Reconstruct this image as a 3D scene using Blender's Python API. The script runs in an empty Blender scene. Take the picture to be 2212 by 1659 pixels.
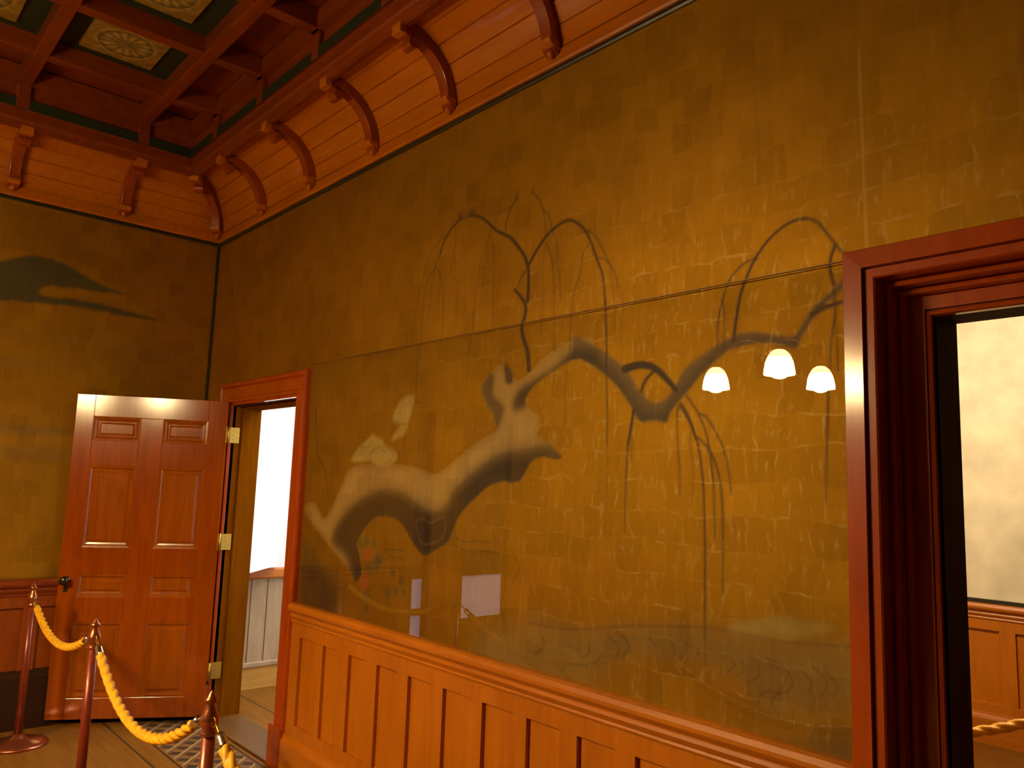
import bpy, bmesh, math, random
import numpy as np
from mathutils import Vector, Matrix

# ------------------------------------------------------------------ camera, world, exposure
SC = bpy.context.scene
COL = SC.collection
CAM_LOC = Vector((5.4773, -2.0342, 1.5))
YAW, PITCH, ROLL, FPX = 0.84424, 0.129255, 0.034457, 1695.28
def make_camera():
    f = Vector((-math.sin(YAW)*math.cos(PITCH), math.cos(YAW)*math.cos(PITCH), math.sin(PITCH)))
    r = Vector((math.cos(YAW), math.sin(YAW), 0)); u = r.cross(f)
    c, s = math.cos(ROLL), math.sin(ROLL)
    r2 = c*r + s*u; u2 = -s*r + c*u
    cd = bpy.data.cameras.new('camera'); co = bpy.data.objects.new('camera', cd); COL.objects.link(co)
    cd.sensor_width = 36; cd.lens = FPX/2212*36; cd.clip_start = .05
    m = Matrix((r2, u2, -f)).transposed().to_4x4(); m.translation = CAM_LOC
    co.matrix_world = m; SC.camera = co
make_camera()
W = bpy.data.worlds.new('world'); SC.world = W; W.use_nodes = True
W.node_tree.nodes['Background'].inputs[0].default_value = (.55, .7, 1, 1)
W.node_tree.nodes['Background'].inputs[1].default_value = .02
SC.view_settings.view_transform = 'Standard'; SC.view_settings.look = 'None'
SC.view_settings.exposure = 0.0; SC.view_settings.gamma = 1.0; SC.view_settings.use_curve_mapping = False

LAMP = (1.0, .70, .31)          # colour of the incandescent light
SHADE_L, BULB_L = 235.0, 880.0   # radiance of the chandelier's shades and bulbs
NEXT_L = 215.0                  # next room's lamp
HALL_L = 15.0                   # strength of the added, unseen hallway skylight

# ------------------------------------------------------------------ helpers
def tag(o, label=None, cat=None, group=None, kind=None):
    if label: o['label'] = label
    if cat: o['category'] = cat
    if group: o['group'] = group
    if kind: o['kind'] = kind
    return o
def empty(name, loc=(0,0,0), rz=0):
    o = bpy.data.objects.new(name, None); COL.objects.link(o)
    o.location = loc; o.rotation_euler = (0, 0, rz); o.empty_display_size = .05
    return o
class MB:
    """collects simple shapes into one mesh"""
    def __init__(s): s.v = []; s.f = []; s.sm = []
    def add(s, vs, fs, smooth=False):
        n = len(s.v); s.v += [tuple(x) for x in vs]; s.f += [tuple(i+n for i in f) for f in fs]; s.sm += [smooth]*len(fs); return s
    def box(s, a, b):
        (x0,y0,z0),(x1,y1,z1) = [min(p,q) for p,q in zip(a,b)], [max(p,q) for p,q in zip(a,b)]
        return s.add([(x0,y0,z0),(x1,y0,z0),(x1,y1,z0),(x0,y1,z0),(x0,y0,z1),(x1,y0,z1),(x1,y1,z1),(x0,y1,z1)],
            [(0,3,2,1),(4,5,6,7),(0,1,5,4),(1,2,6,5),(2,3,7,6),(3,0,4,7)])
    def quad(s, a, b, c, d): return s.add([a,b,c,d], [(0,1,2,3)])
    def lathe(s, prof, o=(0,0,0), n=24, smooth=True):
        vs = []; fs = []
        for r, z in prof:
            for k in range(n):
                a = 2*math.pi*k/n; vs.append((o[0]+r*math.cos(a), o[1]+r*math.sin(a), o[2]+z))
        for i in range(len(prof)-1):
            for k in range(n):
                k2 = (k+1) % n; fs.append((i*n+k, i*n+k2, (i+1)*n+k2, (i+1)*n+k))
        fs.append(tuple(range(n))[::-1]); fs.append(tuple((len(prof)-1)*n+k for k in range(n)))
        return s.add(vs, fs, smooth)
    def tube(s, pts, r, n=12, twist=None, smooth=True):
        """tube along pts; twist=(strands, turns per metre, depth) gives laid rope"""
        P = [Vector(p) for p in pts]; vs = []; fs = []; L = 0
        up = Vector((0,0,1))
        if abs((P[1]-P[0]).normalized().dot(up)) > .95: up = Vector((1,0,0))
        for i, q in enumerate(P):
            t = (P[min(i+1,len(P)-1)] - P[max(i-1,0)]).normalized()
            a = (up - t*up.dot(t)).normalized(); b = t.cross(a); up = a
            if i: L += (q-P[i-1]).length
            rr = r if not isinstance(r, (list,tuple)) else r[i]
            for k in range(n):
                th = 2*math.pi*k/n; R = rr
                if twist: R = rr*(1 + twist[2]*(abs(math.cos(.5*(twist[0]*th - 2*math.pi*twist[1]*L)))*1.6 - 1))
                vs.append(q + a*(R*math.cos(th)) + b*(R*math.sin(th)))
        m = len(P)
        for i in range(m-1):
            for k in range(n):
                k2 = (k+1) % n; fs.append((i*n+k, i*n+k2, (i+1)*n+k2, (i+1)*n+k))
        fs.append(tuple(range(n))[::-1]); fs.append(tuple((m-1)*n+k for k in range(n)))
        return s.add(vs, fs, smooth)
    def prism(s, poly, f, d):
        """poly in 2D; f maps (a,b,depth) to 3D; extruded over d=(d0,d1)"""
        n = len(poly); vs = [f(a,b,d[0]) for a,b in poly] + [f(a,b,d[1]) for a,b in poly]
        fs = [tuple(range(n))[::-1], tuple(range(n,2*n))] + [(i,(i+1)%n,n+(i+1)%n,n+i) for i in range(n)]
        return s.add(vs, fs)
    def build(s, name, mat, parent=None, bevel=0, tri=False):
        me = bpy.data.meshes.new(name); me.from_pydata([tuple(v) for v in s.v], [], s.f); me.update()
        bm = bmesh.new(); bm.from_mesh(me)
        bmesh.ops.recalc_face_normals(bm, faces=bm.faces)
        big = [f for f in bm.faces if len(f.verts) > 4]
        sm = [f.smooth for f in bm.faces]
        if tri and big: bmesh.ops.triangulate(bm, faces=big)
        bm.to_mesh(me); bm.free()
        if len(me.polygons) == len(s.sm): me.polygons.foreach_set('use_smooth', s.sm)
        me.materials.append(mat)
        o = bpy.data.objects.new(name, me); COL.objects.link(o)
        if parent: o.parent = parent
        if bevel:
            b = o.modifiers.new('bevel', 'BEVEL'); b.width = bevel; b.segments = 2; b.limit_method = 'ANGLE'; b.angle_limit = math.radians(50)
        return o
def struct(mb, name, mat, label=None, bevel=0, tri=False):
    o = mb.build(name, mat, None, bevel, tri); o['kind'] = 'structure'
    if label: o['label'] = label
    return o

# ------------------------------------------------------------------ materials
def new_mat(name):
    m = bpy.data.materials.new(name); m.use_nodes = True
    nt = m.node_tree; bs = nt.nodes['Principled BSDF']
    return m, nt, bs
def nd(nt, t, **kw):
    n = nt.nodes.new(t)
    for k, v in kw.items():
        if k in n.inputs: n.inputs[k].default_value = v
        else: setattr(n, k, v)
    return n
def ramp(nt, stops):
    r = nt.nodes.new('ShaderNodeValToRGB'); e = r.color_ramp.elements
    while len(e) < len(stops): e.new(.5)
    for i, (p, c) in enumerate(stops):
        e[i].position = p; e[i].color = (*c, 1) if len(c) == 3 else c
    return r
def plain(name, col, rough=.5, metal=0, var=.12, scale=6, coat=0):
    m, nt, bs = new_mat(name)
    tc = nd(nt, 'ShaderNodeTexCoord'); no = nd(nt, 'ShaderNodeTexNoise', Scale=scale, Detail=5.0)
    nt.links.new(tc.outputs['Object'], no.inputs['Vector'])
    r = ramp(nt, [(.3, [c*(1-var) for c in col]), (.7, [min(1, c*(1+var)) for c in col])])
    nt.links.new(no.outputs['Fac'], r.inputs[0]); nt.links.new(r.outputs[0], bs.inputs['Base Color'])
    bs.inputs['Roughness'].default_value = rough; bs.inputs['Metallic'].default_value = metal
    if coat: bs.inputs['Coat Weight'].default_value = coat; bs.inputs['Coat Roughness'].default_value = .12
    return m
def wood(name, c0, c1, axis=2, rough=.4, coat=.3, stretch=9, scale=7, crough=.1, cior=1.5, spec=.5):
    m, nt, bs = new_mat(name)
    tc = nd(nt, 'ShaderNodeTexCoord'); mp = nd(nt, 'ShaderNodeMapping')
    sc = [stretch]*3; sc[axis] = 1
    mp.inputs['Scale'].default_value = sc
    n1 = nd(nt, 'ShaderNodeTexNoise', Scale=scale*.35, Detail=6.0, Roughness=.6, Distortion=.6)
    n2 = nd(nt, 'ShaderNodeTexNoise', Scale=1.6, Detail=2.0)
    nt.links.new(tc.outputs['Object'], mp.inputs['Vector']); nt.links.new(mp.outputs[0], n1.inputs['Vector'])
    nt.links.new(tc.outputs['Object'], n2.inputs['Vector'])
    r = ramp(nt, [(.32, c0), (.68, c1)])
    nt.links.new(n1.outputs['Fac'], r.inputs[0])
    mx = nd(nt, 'ShaderNodeMix', data_type='RGBA', blend_type='MULTIPLY'); mx.inputs[0].default_value = .5
    r2 = ramp(nt, [(.3, (.75,.7,.65)), (.7, (1.1,1.1,1.1))])
    nt.links.new(n2.outputs['Fac'], r2.inputs[0])
    nt.links.new(r.outputs[0], mx.inputs[6]); nt.links.new(r2.outputs[0], mx.inputs[7])
    nt.links.new(mx.outputs[2], bs.inputs['Base Color'])
    bs.inputs['Roughness'].default_value = rough
    bs.inputs['Coat Weight'].default_value = coat; bs.inputs['Coat Roughness'].default_value = crough; bs.inputs['Coat IOR'].default_value = cior; bs.inputs['Specular IOR Level'].default_value = spec
    bp = nd(nt, 'ShaderNodeBump', Strength=.05, Distance=.003)
    nt.links.new(n1.outputs['Fac'], bp.inputs['Height']); nt.links.new(bp.outputs[0], bs.inputs['Normal'])
    return m
def glow(name, col, strength):
    m, nt, bs = new_mat(name)
    bs.inputs['Base Color'].default_value = (.9,.85,.75,1)
    bs.inputs['Emission Color'].default_value = (*col, 1); bs.inputs['Emission Strength'].default_value = strength
    return m

WOOD_V = wood('varnished_wood_upright', (.44,.124,.0004), (.55,.166,.0008), 2)
WOOD_X = wood('varnished_wood_along_wall', (.44,.124,.0004), (.55,.166,.0008), 0)
WOOD_Y = wood('varnished_wood_across', (.44,.124,.0004), (.55,.166,.0008), 1)
DOORW = wood('door_wood', (.27,.046,.0002), (.36,.068,.0004), 2, rough=.6, coat=1.0, crough=.15, cior=1.6, spec=0)
PANELW = wood('door_panel_wood', (.27,.060,.0004), (.37,.086,.0008), 2, rough=.6, coat=1.0, crough=.16, cior=1.5, spec=0)
RED_X = wood('dark_red_wood_along', (.16,.024,.0004), (.24,.040,.0008), 0)
RED_Y = wood('dark_red_wood_across', (.16,.024,.0004), (.24,.040,.0008), 1)
RED_V = wood('dark_red_wood_upright', (.34,.046,.0002), (.45,.068,.0004), 2, coat=1.0, crough=.14, cior=1.5, spec=.2)
JAMBW = wood('brown_jamb_wood', (.14,.042,.001), (.20,.064,.002), 2, rough=.8, coat=0, spec=0)
ARMW = wood('bracket_wood', (.24,.035,.0005), (.33,.056,.001), 2, coat=.4, crough=.15)
GREEN = plain('dark_green_paint', (.012,.022,.006), .6)
BLACKT = plain('blackened_moulding', (.02,.02,.008), .4)
BRASS = plain('brass', (.50,.32,.06), .42, 1.0)
COPPER = plain('copper_lacquer', (.42,.13,.05), .28, .85, coat=.5)
POLE = plain('maroon_lacquer', (.20,.028,.008), .35, .2, coat=.2)
STEEL = plain('bright_steel', (.85,.85,.85), .2, 1.0)
KNOBM = plain('dark_bronze_knob', (.10,.09,.06), .22, .9)
ROPEM = plain('gold_cord', (.85,.42,.01), .5, 0, .2, 60)
WHITE = plain('white_plaster', (.86,.86,.87), .8, 0, .03)
BOARDW = plain('white_board', (.93,.93,.93), .6, 0, .02)
HALLWOOD = wood('pale_hall_wood', (.34,.24,.13), (.44,.32,.19), 2, coat=.1)
DARKG = plain('dark_gap', (.02,.008,.005), .7)
IRON = plain('dark_chandelier_metal', (.16,.10,.05), .35, .8)
YELLOWB = wood('yellow_baseboard', (.48,.25,.04), (.60,.34,.07), 1, coat=.1)
EDGE = plain('pane_edge', (.24,.12,.012), .5)
DARKBASE = plain('black_brown', (.03,.011,.004), .85)  # near-black even tone of the left baseboard
DARKWALL = plain('low_bounce_brown', (.035,.018,.006), .9)  # given to unseen walls to keep bounced light low
BLIND = plain('brown_blind', (.16,.09,.02), .8)

def gold_nodes(nt, bs, colour_out=None, ink_out=None, base=(.42,.214,.010)):
    """worn gold leaf squares; colour_out/ink_out: painted pigment and its mask"""
    L = nt.links.new
    tc = nd(nt, 'ShaderNodeTexCoord'); mp = nd(nt, 'ShaderNodeMapping')
    L(tc.outputs['Object'], mp.inputs['Vector'])
    sep = nd(nt, 'ShaderNodeSeparateXYZ'); L(mp.outputs[0], sep.inputs[0])
    add = nd(nt, 'ShaderNodeMath', operation='SUBTRACT'); L(sep.outputs[0], add.inputs[0]); L(sep.outputs[1], add.inputs[1])
    cmb = nd(nt, 'ShaderNodeCombineXYZ'); L(add.outputs[0], cmb.inputs[0]); L(sep.outputs[2], cmb.inputs[1])
    nz = nd(nt, 'ShaderNodeTexNoise', Scale=7.0, Detail=3.0); L(cmb.outputs[0], nz.inputs['Vector'])
    vm = nd(nt, 'ShaderNodeVectorMath', operation='MULTIPLY_ADD'); L(nz.outputs['Color'], vm.inputs[0])
    vm.inputs[1].default_value = (.09,.07,0); L(cmb.outputs[0], vm.inputs[2])
    br = nd(nt, 'ShaderNodeTexBrick', Scale=1.0); br.offset = 0.37
    br.inputs['Brick Width'].default_value = .105; br.inputs['Row Height'].default_value = .098
    br.inputs['Mortar Size'].default_value = .005; br.inputs['Mortar Smooth'].default_value = .6
    br.inputs['Color1'].default_value = (.84,.83,.81,1); br.inputs['Color2'].default_value = (1.08,1.08,1.08,1)
    br.inputs['Mortar'].default_value = (1.0,1.0,1.0,1)
    L(vm.outputs[0], br.inputs['Vector'])
    # large smoky stains
    n1 = nd(nt, 'ShaderNodeTexNoise', Scale=1.7, Detail=5.0, Roughness=.6); L(cmb.outputs[0], n1.inputs['Vector'])
    r1 = ramp(nt, [(.25, (.72,.66,.6)), (.55, (1,1,1)), (.75, (1.06,1.06,1.1))]); L(n1.outputs['Fac'], r1.inputs[0])
    # fine vertical wear streaks
    mp2 = nd(nt, 'ShaderNodeMapping'); mp2.inputs['Scale'].default_value = (34, 5, 1); L(cmb.outputs[0], mp2.inputs['Vector'])
    n2 = nd(nt, 'ShaderNodeTexNoise', Scale=1.0, Detail=4.0); L(mp2.outputs[0], n2.inputs['Vector'])
    r2 = ramp(nt, [(.3, (.9,.9,.88)), (.62, (1.0,1.0,1.0)), (.8, (1.22,1.25,1.5))]); L(n2.outputs['Fac'], r2.inputs[0])
    # worn pale seams, only in places
    n3 = nd(nt, 'ShaderNodeTexNoise', Scale=16.0, Detail=5.0); L(cmb.outputs[0], n3.inputs['Vector'])
    r3 = ramp(nt, [(.48, (0,0,0)), (.66, (1,1,1))]); L(n3.outputs['Fac'], r3.inputs[0])
    # rubbed upright flecks beside the seams
    mp4 = nd(nt, 'ShaderNodeMapping'); mp4.inputs['Scale'].default_value = (42, 13, 1); mp4.inputs['Location'].default_value = (3.1, 7.7, 0); L(cmb.outputs[0], mp4.inputs['Vector'])
    n4 = nd(nt, 'ShaderNodeTexNoise', Scale=1.0, Detail=5.0, Roughness=.65); L(mp4.outputs[0], n4.inputs['Vector'])
    r4 = ramp(nt, [(.56, (0,0,0)), (.74, (1,1,1))]); L(n4.outputs['Fac'], r4.inputs[0])
    sm = nd(nt, 'ShaderNodeMath', operation='MULTIPLY'); L(br.outputs['Fac'], sm.inputs[0]); L(r3.outputs[0], sm.inputs[1])
    sk = nd(nt, 'ShaderNodeMath', operation='MULTIPLY'); L(sm.outputs[0], sk.inputs[0]); sk.inputs[1].default_value = .7
    seam = nd(nt, 'ShaderNodeMath', operation='MAXIMUM'); L(sk.outputs[0], seam.inputs[0]); L(r4.outputs[0], seam.inputs[1])
    def mul(a, b, f=1.0):
        m = nd(nt, 'ShaderNodeMix', data_type='RGBA', blend_type='MULTIPLY'); m.inputs[0].default_value = f
        L(a, m.inputs[6]); L(b, m.inputs[7]); return m.outputs[2]
    if colour_out is None:
        rgb = nd(nt, 'ShaderNodeRGB'); rgb.outputs[0].default_value = (*base, 1); colour_out = rgb.outputs[0]
    c = mul(mul(mul(colour_out, br.outputs['Color'], .75), r1.outputs[0], .8), r2.outputs[0], .75)
    pale = nd(nt, 'ShaderNodeMix', data_type='RGBA'); pale.inputs[7].default_value = (.58,.44,.17,1)
    k = nd(nt, 'ShaderNodeMath', operation='MULTIPLY'); L(seam.outputs[0], k.inputs[0])
    wr = nd(nt, 'ShaderNodeMapRange'); wr.inputs[1].default_value = 2.3; wr.inputs[2].default_value = 3.6; wr.inputs[3].default_value = .0; wr.inputs[4].default_value = .5
    L(sep.outputs[0], wr.inputs[0])
    wz = nd(nt, 'ShaderNodeMapRange'); wz.inputs[1].default_value = 2.75; wz.inputs[2].default_value = 2.1; wz.inputs[3].default_value = .1; wz.inputs[4].default_value = 1.0
    L(sep.outputs[2], wz.inputs[0]); wm = nd(nt, 'ShaderNodeMath', operation='MULTIPLY'); L(wr.outputs[0], wm.inputs[0]); L(wz.outputs[0], wm.inputs[1]); L(wm.outputs[0], k.inputs[1])
    if ink_out is not None:
        inv = nd(nt, 'ShaderNodeMath', operation='SUBTRACT'); inv.inputs[0].default_value = 1; L(ink_out, inv.inputs[1])
        k2 = nd(nt, 'ShaderNodeMath', operation='MULTIPLY'); L(k.outputs[0], k2.inputs[0]); L(inv.outputs[0], k2.inputs[1])
        L(k2.outputs[0], pale.inputs[0])
        met = nd(nt, 'ShaderNodeMath', operation='MULTIPLY'); met.inputs[1].default_value = .86; L(inv.outputs[0], met.inputs[0])
        L(met.outputs[0], bs.inputs['Metallic'])
    else:
        L(k.outputs[0], pale.inputs[0]); bs.inputs['Metallic'].default_value = .86
    L(c, pale.inputs[6]); L(pale.outputs[2], bs.inputs['Base Color'])
    bs.inputs['Roughness'].default_value = .6
    bp = nd(nt, 'ShaderNodeBump', Strength=.12, Distance=.004); L(n2.outputs['Fac'], bp.inputs['Height']); L(bp.outputs[0], bs.inputs['Normal'])
def gold_leaf(name, painted=False):
    m, nt, bs = new_mat(name)
    if painted:
        at = nd(nt, 'ShaderNodeAttribute', attribute_name='paint')
        gold_nodes(nt, bs, at.outputs['Color'], at.outputs['Alpha'])
    else: gold_nodes(nt, bs)
    return m
GOLD = gold_leaf('gold_leaf_paper'); GOLDP = gold_leaf('painted_gold_leaf', True)

for _m in (DARKBASE, DARKWALL): _m.node_tree.nodes['Principled BSDF'].inputs['Specular IOR Level'].default_value = .05

def floor_mat():
    m, nt, bs = new_mat('inlaid_parquet'); L = nt.links.new
    tc = nd(nt, 'ShaderNodeTexCoord'); sp = nd(nt, 'ShaderNodeSeparateXYZ'); L(tc.outputs['Object'], sp.inputs[0])
    mp = nd(nt, 'ShaderNodeMapping'); mp.inputs['Scale'].default_value = (1.2, 12, 1); L(tc.outputs['Object'], mp.inputs['Vector'])
    n = nd(nt, 'ShaderNodeTexNoise', Scale=2.5, Detail=5.0); L(mp.outputs[0], n.inputs['Vector'])
    base = ramp(nt, [(.3, (.15,.058,.006)), (.7, (.22,.088,.010))]); L(n.outputs['Fac'], base.inputs[0])
    def M(op, a, b=None):
        x = nd(nt, 'ShaderNodeMath', operation=op)
        for i, q in enumerate((a, b)):
            if q is None: continue
            if isinstance(q, (int, float)): x.inputs[i].default_value = q
            else: L(q, x.inputs[i])
        return x.outputs[0]
    X, Y = sp.outputs[0], sp.outputs[1]
    def band(v, lo, hi): return M('MULTIPLY', M('GREATER_THAN', v, lo), M('LESS_THAN', v, hi))
    line = None
    for y0 in (-.075, -.415, -.525, .385):
        b = band(Y, y0-.006, y0+.006); line = b if line is None else M('MAXIMUM', line, b)
    # interlaced diamond border between the lines
    u = M('DIVIDE', M('ADD', X, Y), .125); v = M('DIVIDE', M('SUBTRACT', X, Y), .125)
    fu, fv = M('FRACT', u), M('FRACT', v)
    inb = band(Y, -.40, -.09)
    lu = M('MULTIPLY', band(fu, .0, .16), inb); lu2 = M('MULTIPLY', band(fu, .3, .42), inb); lv = M('MULTIPLY', band(fv, .0, .14), inb)
    dk = M('MULTIPLY', M('MULTIPLY', band(fu, .42, 1.0), band(fv, .30, .80)), inb)
    def mix(fac, a, col):
        x = nd(nt, 'ShaderNodeMix', data_type='RGBA'); L(fac, x.inputs[0]); L(a, x.inputs[6]); x.inputs[7].default_value = (*col, 1); return x.outputs[2]
    c = mix(line, base.outputs[0], (.045,.02,.008))
    c = mix(M('MULTIPLY', inb, .45), c, (.14,.075,.03))
    c = mix(dk, c, (.05,.03,.02)); c = mix(lu2, c, (.11,.06,.03)); c = mix(lv, c, (.2,.12,.05)); c = mix(lu, c, (.30,.20,.09))
    L(c, bs.inputs['Base Color']); bs.inputs['Roughness'].default_value = .42
    bs.inputs['Coat Weight'].default_value = .0; bs.inputs['Specular IOR Level'].default_value = .1
    return m
FLOORM = floor_mat()
FLOORM2 = wood('worn_sill_wood', (.09,.038,.007), (.14,.062,.012), 0, coat=.1)

def glass_mat():
    m = bpy.data.materials.new('clear_glass'); m.use_nodes = True; nt = m.node_tree; nt.nodes.clear()
    out = nd(nt, 'ShaderNodeOutputMaterial'); tr = nd(nt, 'ShaderNodeBsdfTransparent'); gl = nd(nt, 'ShaderNodeBsdfGlossy')
    tr.inputs[0].default_value = (.95,.955,.94,1); gl.inputs['Roughness'].default_value = 0.0
    fr = nd(nt, 'ShaderNodeFresnel', IOR=1.72); mx = nd(nt, 'ShaderNodeMixShader')
    ge = nd(nt, 'ShaderNodeNewGeometry'); iv = nd(nt, 'ShaderNodeMath', operation='SUBTRACT'); iv.inputs[0].default_value = 1
    nt.links.new(ge.outputs['Backfacing'], iv.inputs[1]); fm = nd(nt, 'ShaderNodeMath', operation='MULTIPLY')
    nt.links.new(fr.outputs[0], fm.inputs[0]); nt.links.new(iv.outputs[0], fm.inputs[1])
    nt.links.new(fm.outputs[0], mx.inputs[0]); nt.links.new(tr.outputs[0], mx.inputs[1]); nt.links.new(gl.outputs[0], mx.inputs[2])
    nt.links.new(mx.outputs[0], out.inputs[0]); return m
GLASS = glass_mat()

def medallion_mat():
    m, nt, bs = new_mat('painted_medallion'); L = nt.links.new
    tc = nd(nt, 'ShaderNodeTexCoord')
    ln = nd(nt, 'ShaderNodeVectorMath', operation='LENGTH'); L(tc.outputs['Object'], ln.inputs[0])
    nz = nd(nt, 'ShaderNodeTexNoise', Scale=22.0, Detail=4.0); L(tc.outputs['Object'], nz.inputs['Vector'])
    gr = nd(nt, 'ShaderNodeTexGradient', gradient_type='RADIAL'); L(tc.outputs['Object'], gr.inputs['Vector'])
    sn = nd(nt, 'ShaderNodeMath', operation='MULTIPLY'); sn.inputs[1].default_value = 28*math.pi; L(gr.outputs['Fac'], sn.inputs[0])
    s2 = nd(nt, 'ShaderNodeMath', operation='SINE'); L(sn.outputs[0], s2.inputs[0])
    r = ramp(nt, [(.0,(.20,.17,.05)), (.10,(.30,.22,.06)), (.22,(.5,.36,.1)), (.30,(.16,.13,.05)), (.33,(.5,.34,.08)), (.36,(.33,.21,.04)), (1,(.36,.22,.045))])
    sc = nd(nt, 'ShaderNodeMath', operation='MULTIPLY'); sc.inputs[1].default_value = 2.3; L(ln.outputs['Value'], sc.inputs[0]); L(sc.outputs[0], r.inputs[0])
    ins = nd(nt, 'ShaderNodeMath', operation='LESS_THAN'); ins.inputs[1].default_value = .13; L(ln.outputs['Value'], ins.inputs[0])
    k = nd(nt, 'ShaderNodeMath', operation='MULTIPLY'); L(s2.outputs[0], k.inputs[0]); L(ins.outputs[0], k.inputs[1])
    ck = ramp(nt, [(.0,(.55,.55,.5)), (.5,(1,1,1)), (1,(1.3,1.3,1.3))])
    hf = nd(nt, 'ShaderNodeMath', operation='MULTIPLY_ADD'); hf.inputs[1].default_value = .4; hf.inputs[2].default_value = .5; L(k.outputs[0], hf.inputs[0]); L(hf.outputs[0], ck.inputs[0])
    m1 = nd(nt, 'ShaderNodeMix', data_type='RGBA', blend_type='MULTIPLY'); m1.inputs[0].default_value = 1; L(r.outputs[0], m1.inputs[6]); L(ck.outputs[0], m1.inputs[7])
    rn = ramp(nt, [(.3,(.6,.6,.6)), (.7,(1.25,1.25,1.25))]); L(nz.outputs['Fac'], rn.inputs[0])
    m2 = nd(nt, 'ShaderNodeMix', data_type='RGBA', blend_type='MULTIPLY'); m2.inputs[0].default_value = 1; L(m1.outputs[2], m2.inputs[6]); L(rn.outputs[0], m2.inputs[7])
    L(m2.outputs[2], bs.inputs['Base Color']); bs.inputs['Roughness'].default_value = .55; bs.inputs['Metallic'].default_value = .3
    return m
MEDAL = medallion_mat()
NEXTGOLD = plain('pale_gold_paper', (.72,.66,.48), .6, .1, .16, 5)

# ------------------------------------------------------------------ room shell (mural wall y=0, left wall x=0)
RX, RY, ZC = 7.34, -6.04, 3.14        # room size, underside of the cornice
ZR, ZG = .85, 2.127                   # top of the wainscot cap, top of the glass
D1 = (.47, 1.385, 1.955)              # narrow doorway: x0, x1, top
D2 = (4.735, 5.70, 1.965)             # large doorway
WT = .19                              # wall thickness
def walls():
    m = MB()
    xs = [(-.2, D1[0]-.004), (D1[1]+.004, D2[0]-.06), (D2[1]+.06, RX+.2)]
    for a, b in xs: m.box((a, 0, 0), (b, WT, 4))
    m.box((D1[0]-.004, 0, D1[2]+.004), (D1[1]+.004, WT, 4)); m.box((D2[0]-.06, 0, D2[2]+.06), (D2[1]+.06, WT, 4))
    struct(m, 'wall_back', GOLD, 'gold papered wall that carries the willow mural')
    m = MB()
    for a, b, z0, z1 in [(0,-1.855,0,4), (-1.855,-2.03,0,.16), (-1.855,-2.03,2.1,4), (-2.03,-2.365,0,4), (-2.365,-2.92,0,.32), (-2.365,-2.92,2.1,4), (-2.92,RY-.2,0,4)]:
        m.box((-.2, a, z0), (0, b, z1))
    struct(m, 'wall_left', GOLD, 'gold papered left wall with the painted dark hills')
    struct(MB().box((RX, RY-.2, 0), (RX+.2, 0, 4)), 'wall_right', DARKWALL)
    struct(MB().box((0, RY-.2, 0), (RX, RY, 4)), 'wall_front', DARKWALL)
    struct(MB().box((-1.2, RY-.3, -.1), (RX+.4, 5.2, 0)), 'floor', FLOORM, 'tan parquet floor with an inlaid diamond border')
    struct(MB().box((-.2, RY-.2, 3.81), (RX+.2, WT, 3.95)), 'ceiling', RED_Y, 'dark red coffered wooden ceiling')
walls()

def ring(prof, name, mat, label=None, smooth=False):
    """moulding run round the whole room, mitred; prof = (distance from wall, z)"""
    m = MB(); vs = []; fs = []
    for d, z in prof: vs += [(d,-d,z), (RX-d,-d,z), (RX-d,RY+d,z), (d,RY+d,z)]
    for i in range(len(prof)-1):
        for k in range(4):
            k2 = (k+1) % 4; fs.append((i*4+k, i*4+k2, (i+1)*4+k2, (i+1)*4+k))
    m.add(vs, fs, smooth); return struct(m, name, mat, label)
CR, CY, CZ = .288, .30, 3.21
ring([(0,3.118),(.012,3.118),(.016,3.126),(.012,ZC)], 'trim_1', BLACKT, 'thin black picture moulding under the cornice')
ring([(.0,ZC-.001),(.022,ZC),(.026,3.15),(.022,3.165),(.014,3.20),(.012,CZ)], 'trim_2', WOOD_X, 'flat orange board along the foot of the cove')
arc = []
NB = 5
for b in range(NB):
    a0, a1 = 90*b/NB, 90*(b+1)/NB
    for k in range(5):
        a = math.radians(a0 + .7 + (a1-a0-1.4)*k/4); arc.append((CY-CR*math.cos(a), CZ+CR*math.sin(a)))
    a = math.radians(a1); arc.append((CY-(CR+.007)*math.cos(a), CZ+(CR+.007)*math.sin(a)))
ring(arc[:-1], 'trim_3', WOOD_X, 'curved cove of orange boards below the ceiling')
ring([(.285,3.51),(.285,3.475),(.295,3.46),(.318,3.455),(.335,3.462),(.338,3.48),(.352,3.487),(.36,3.50),(.36,3.553),(.366,3.556),(.386,3.556)], 'trim_4', RED_X, 'dark red moulded beam at the top of the cove')
ring([(.386,3.55),(.386,3.61)], 'trim_5', GREEN, 'dark green recess round the ceiling edge')
ring([(.386,3.606),(.36,3.606),(.36,3.70),(.40,3.70),(.40,3.80)], 'trim_6', RED_X, 'dark red band around the coffers')

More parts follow.
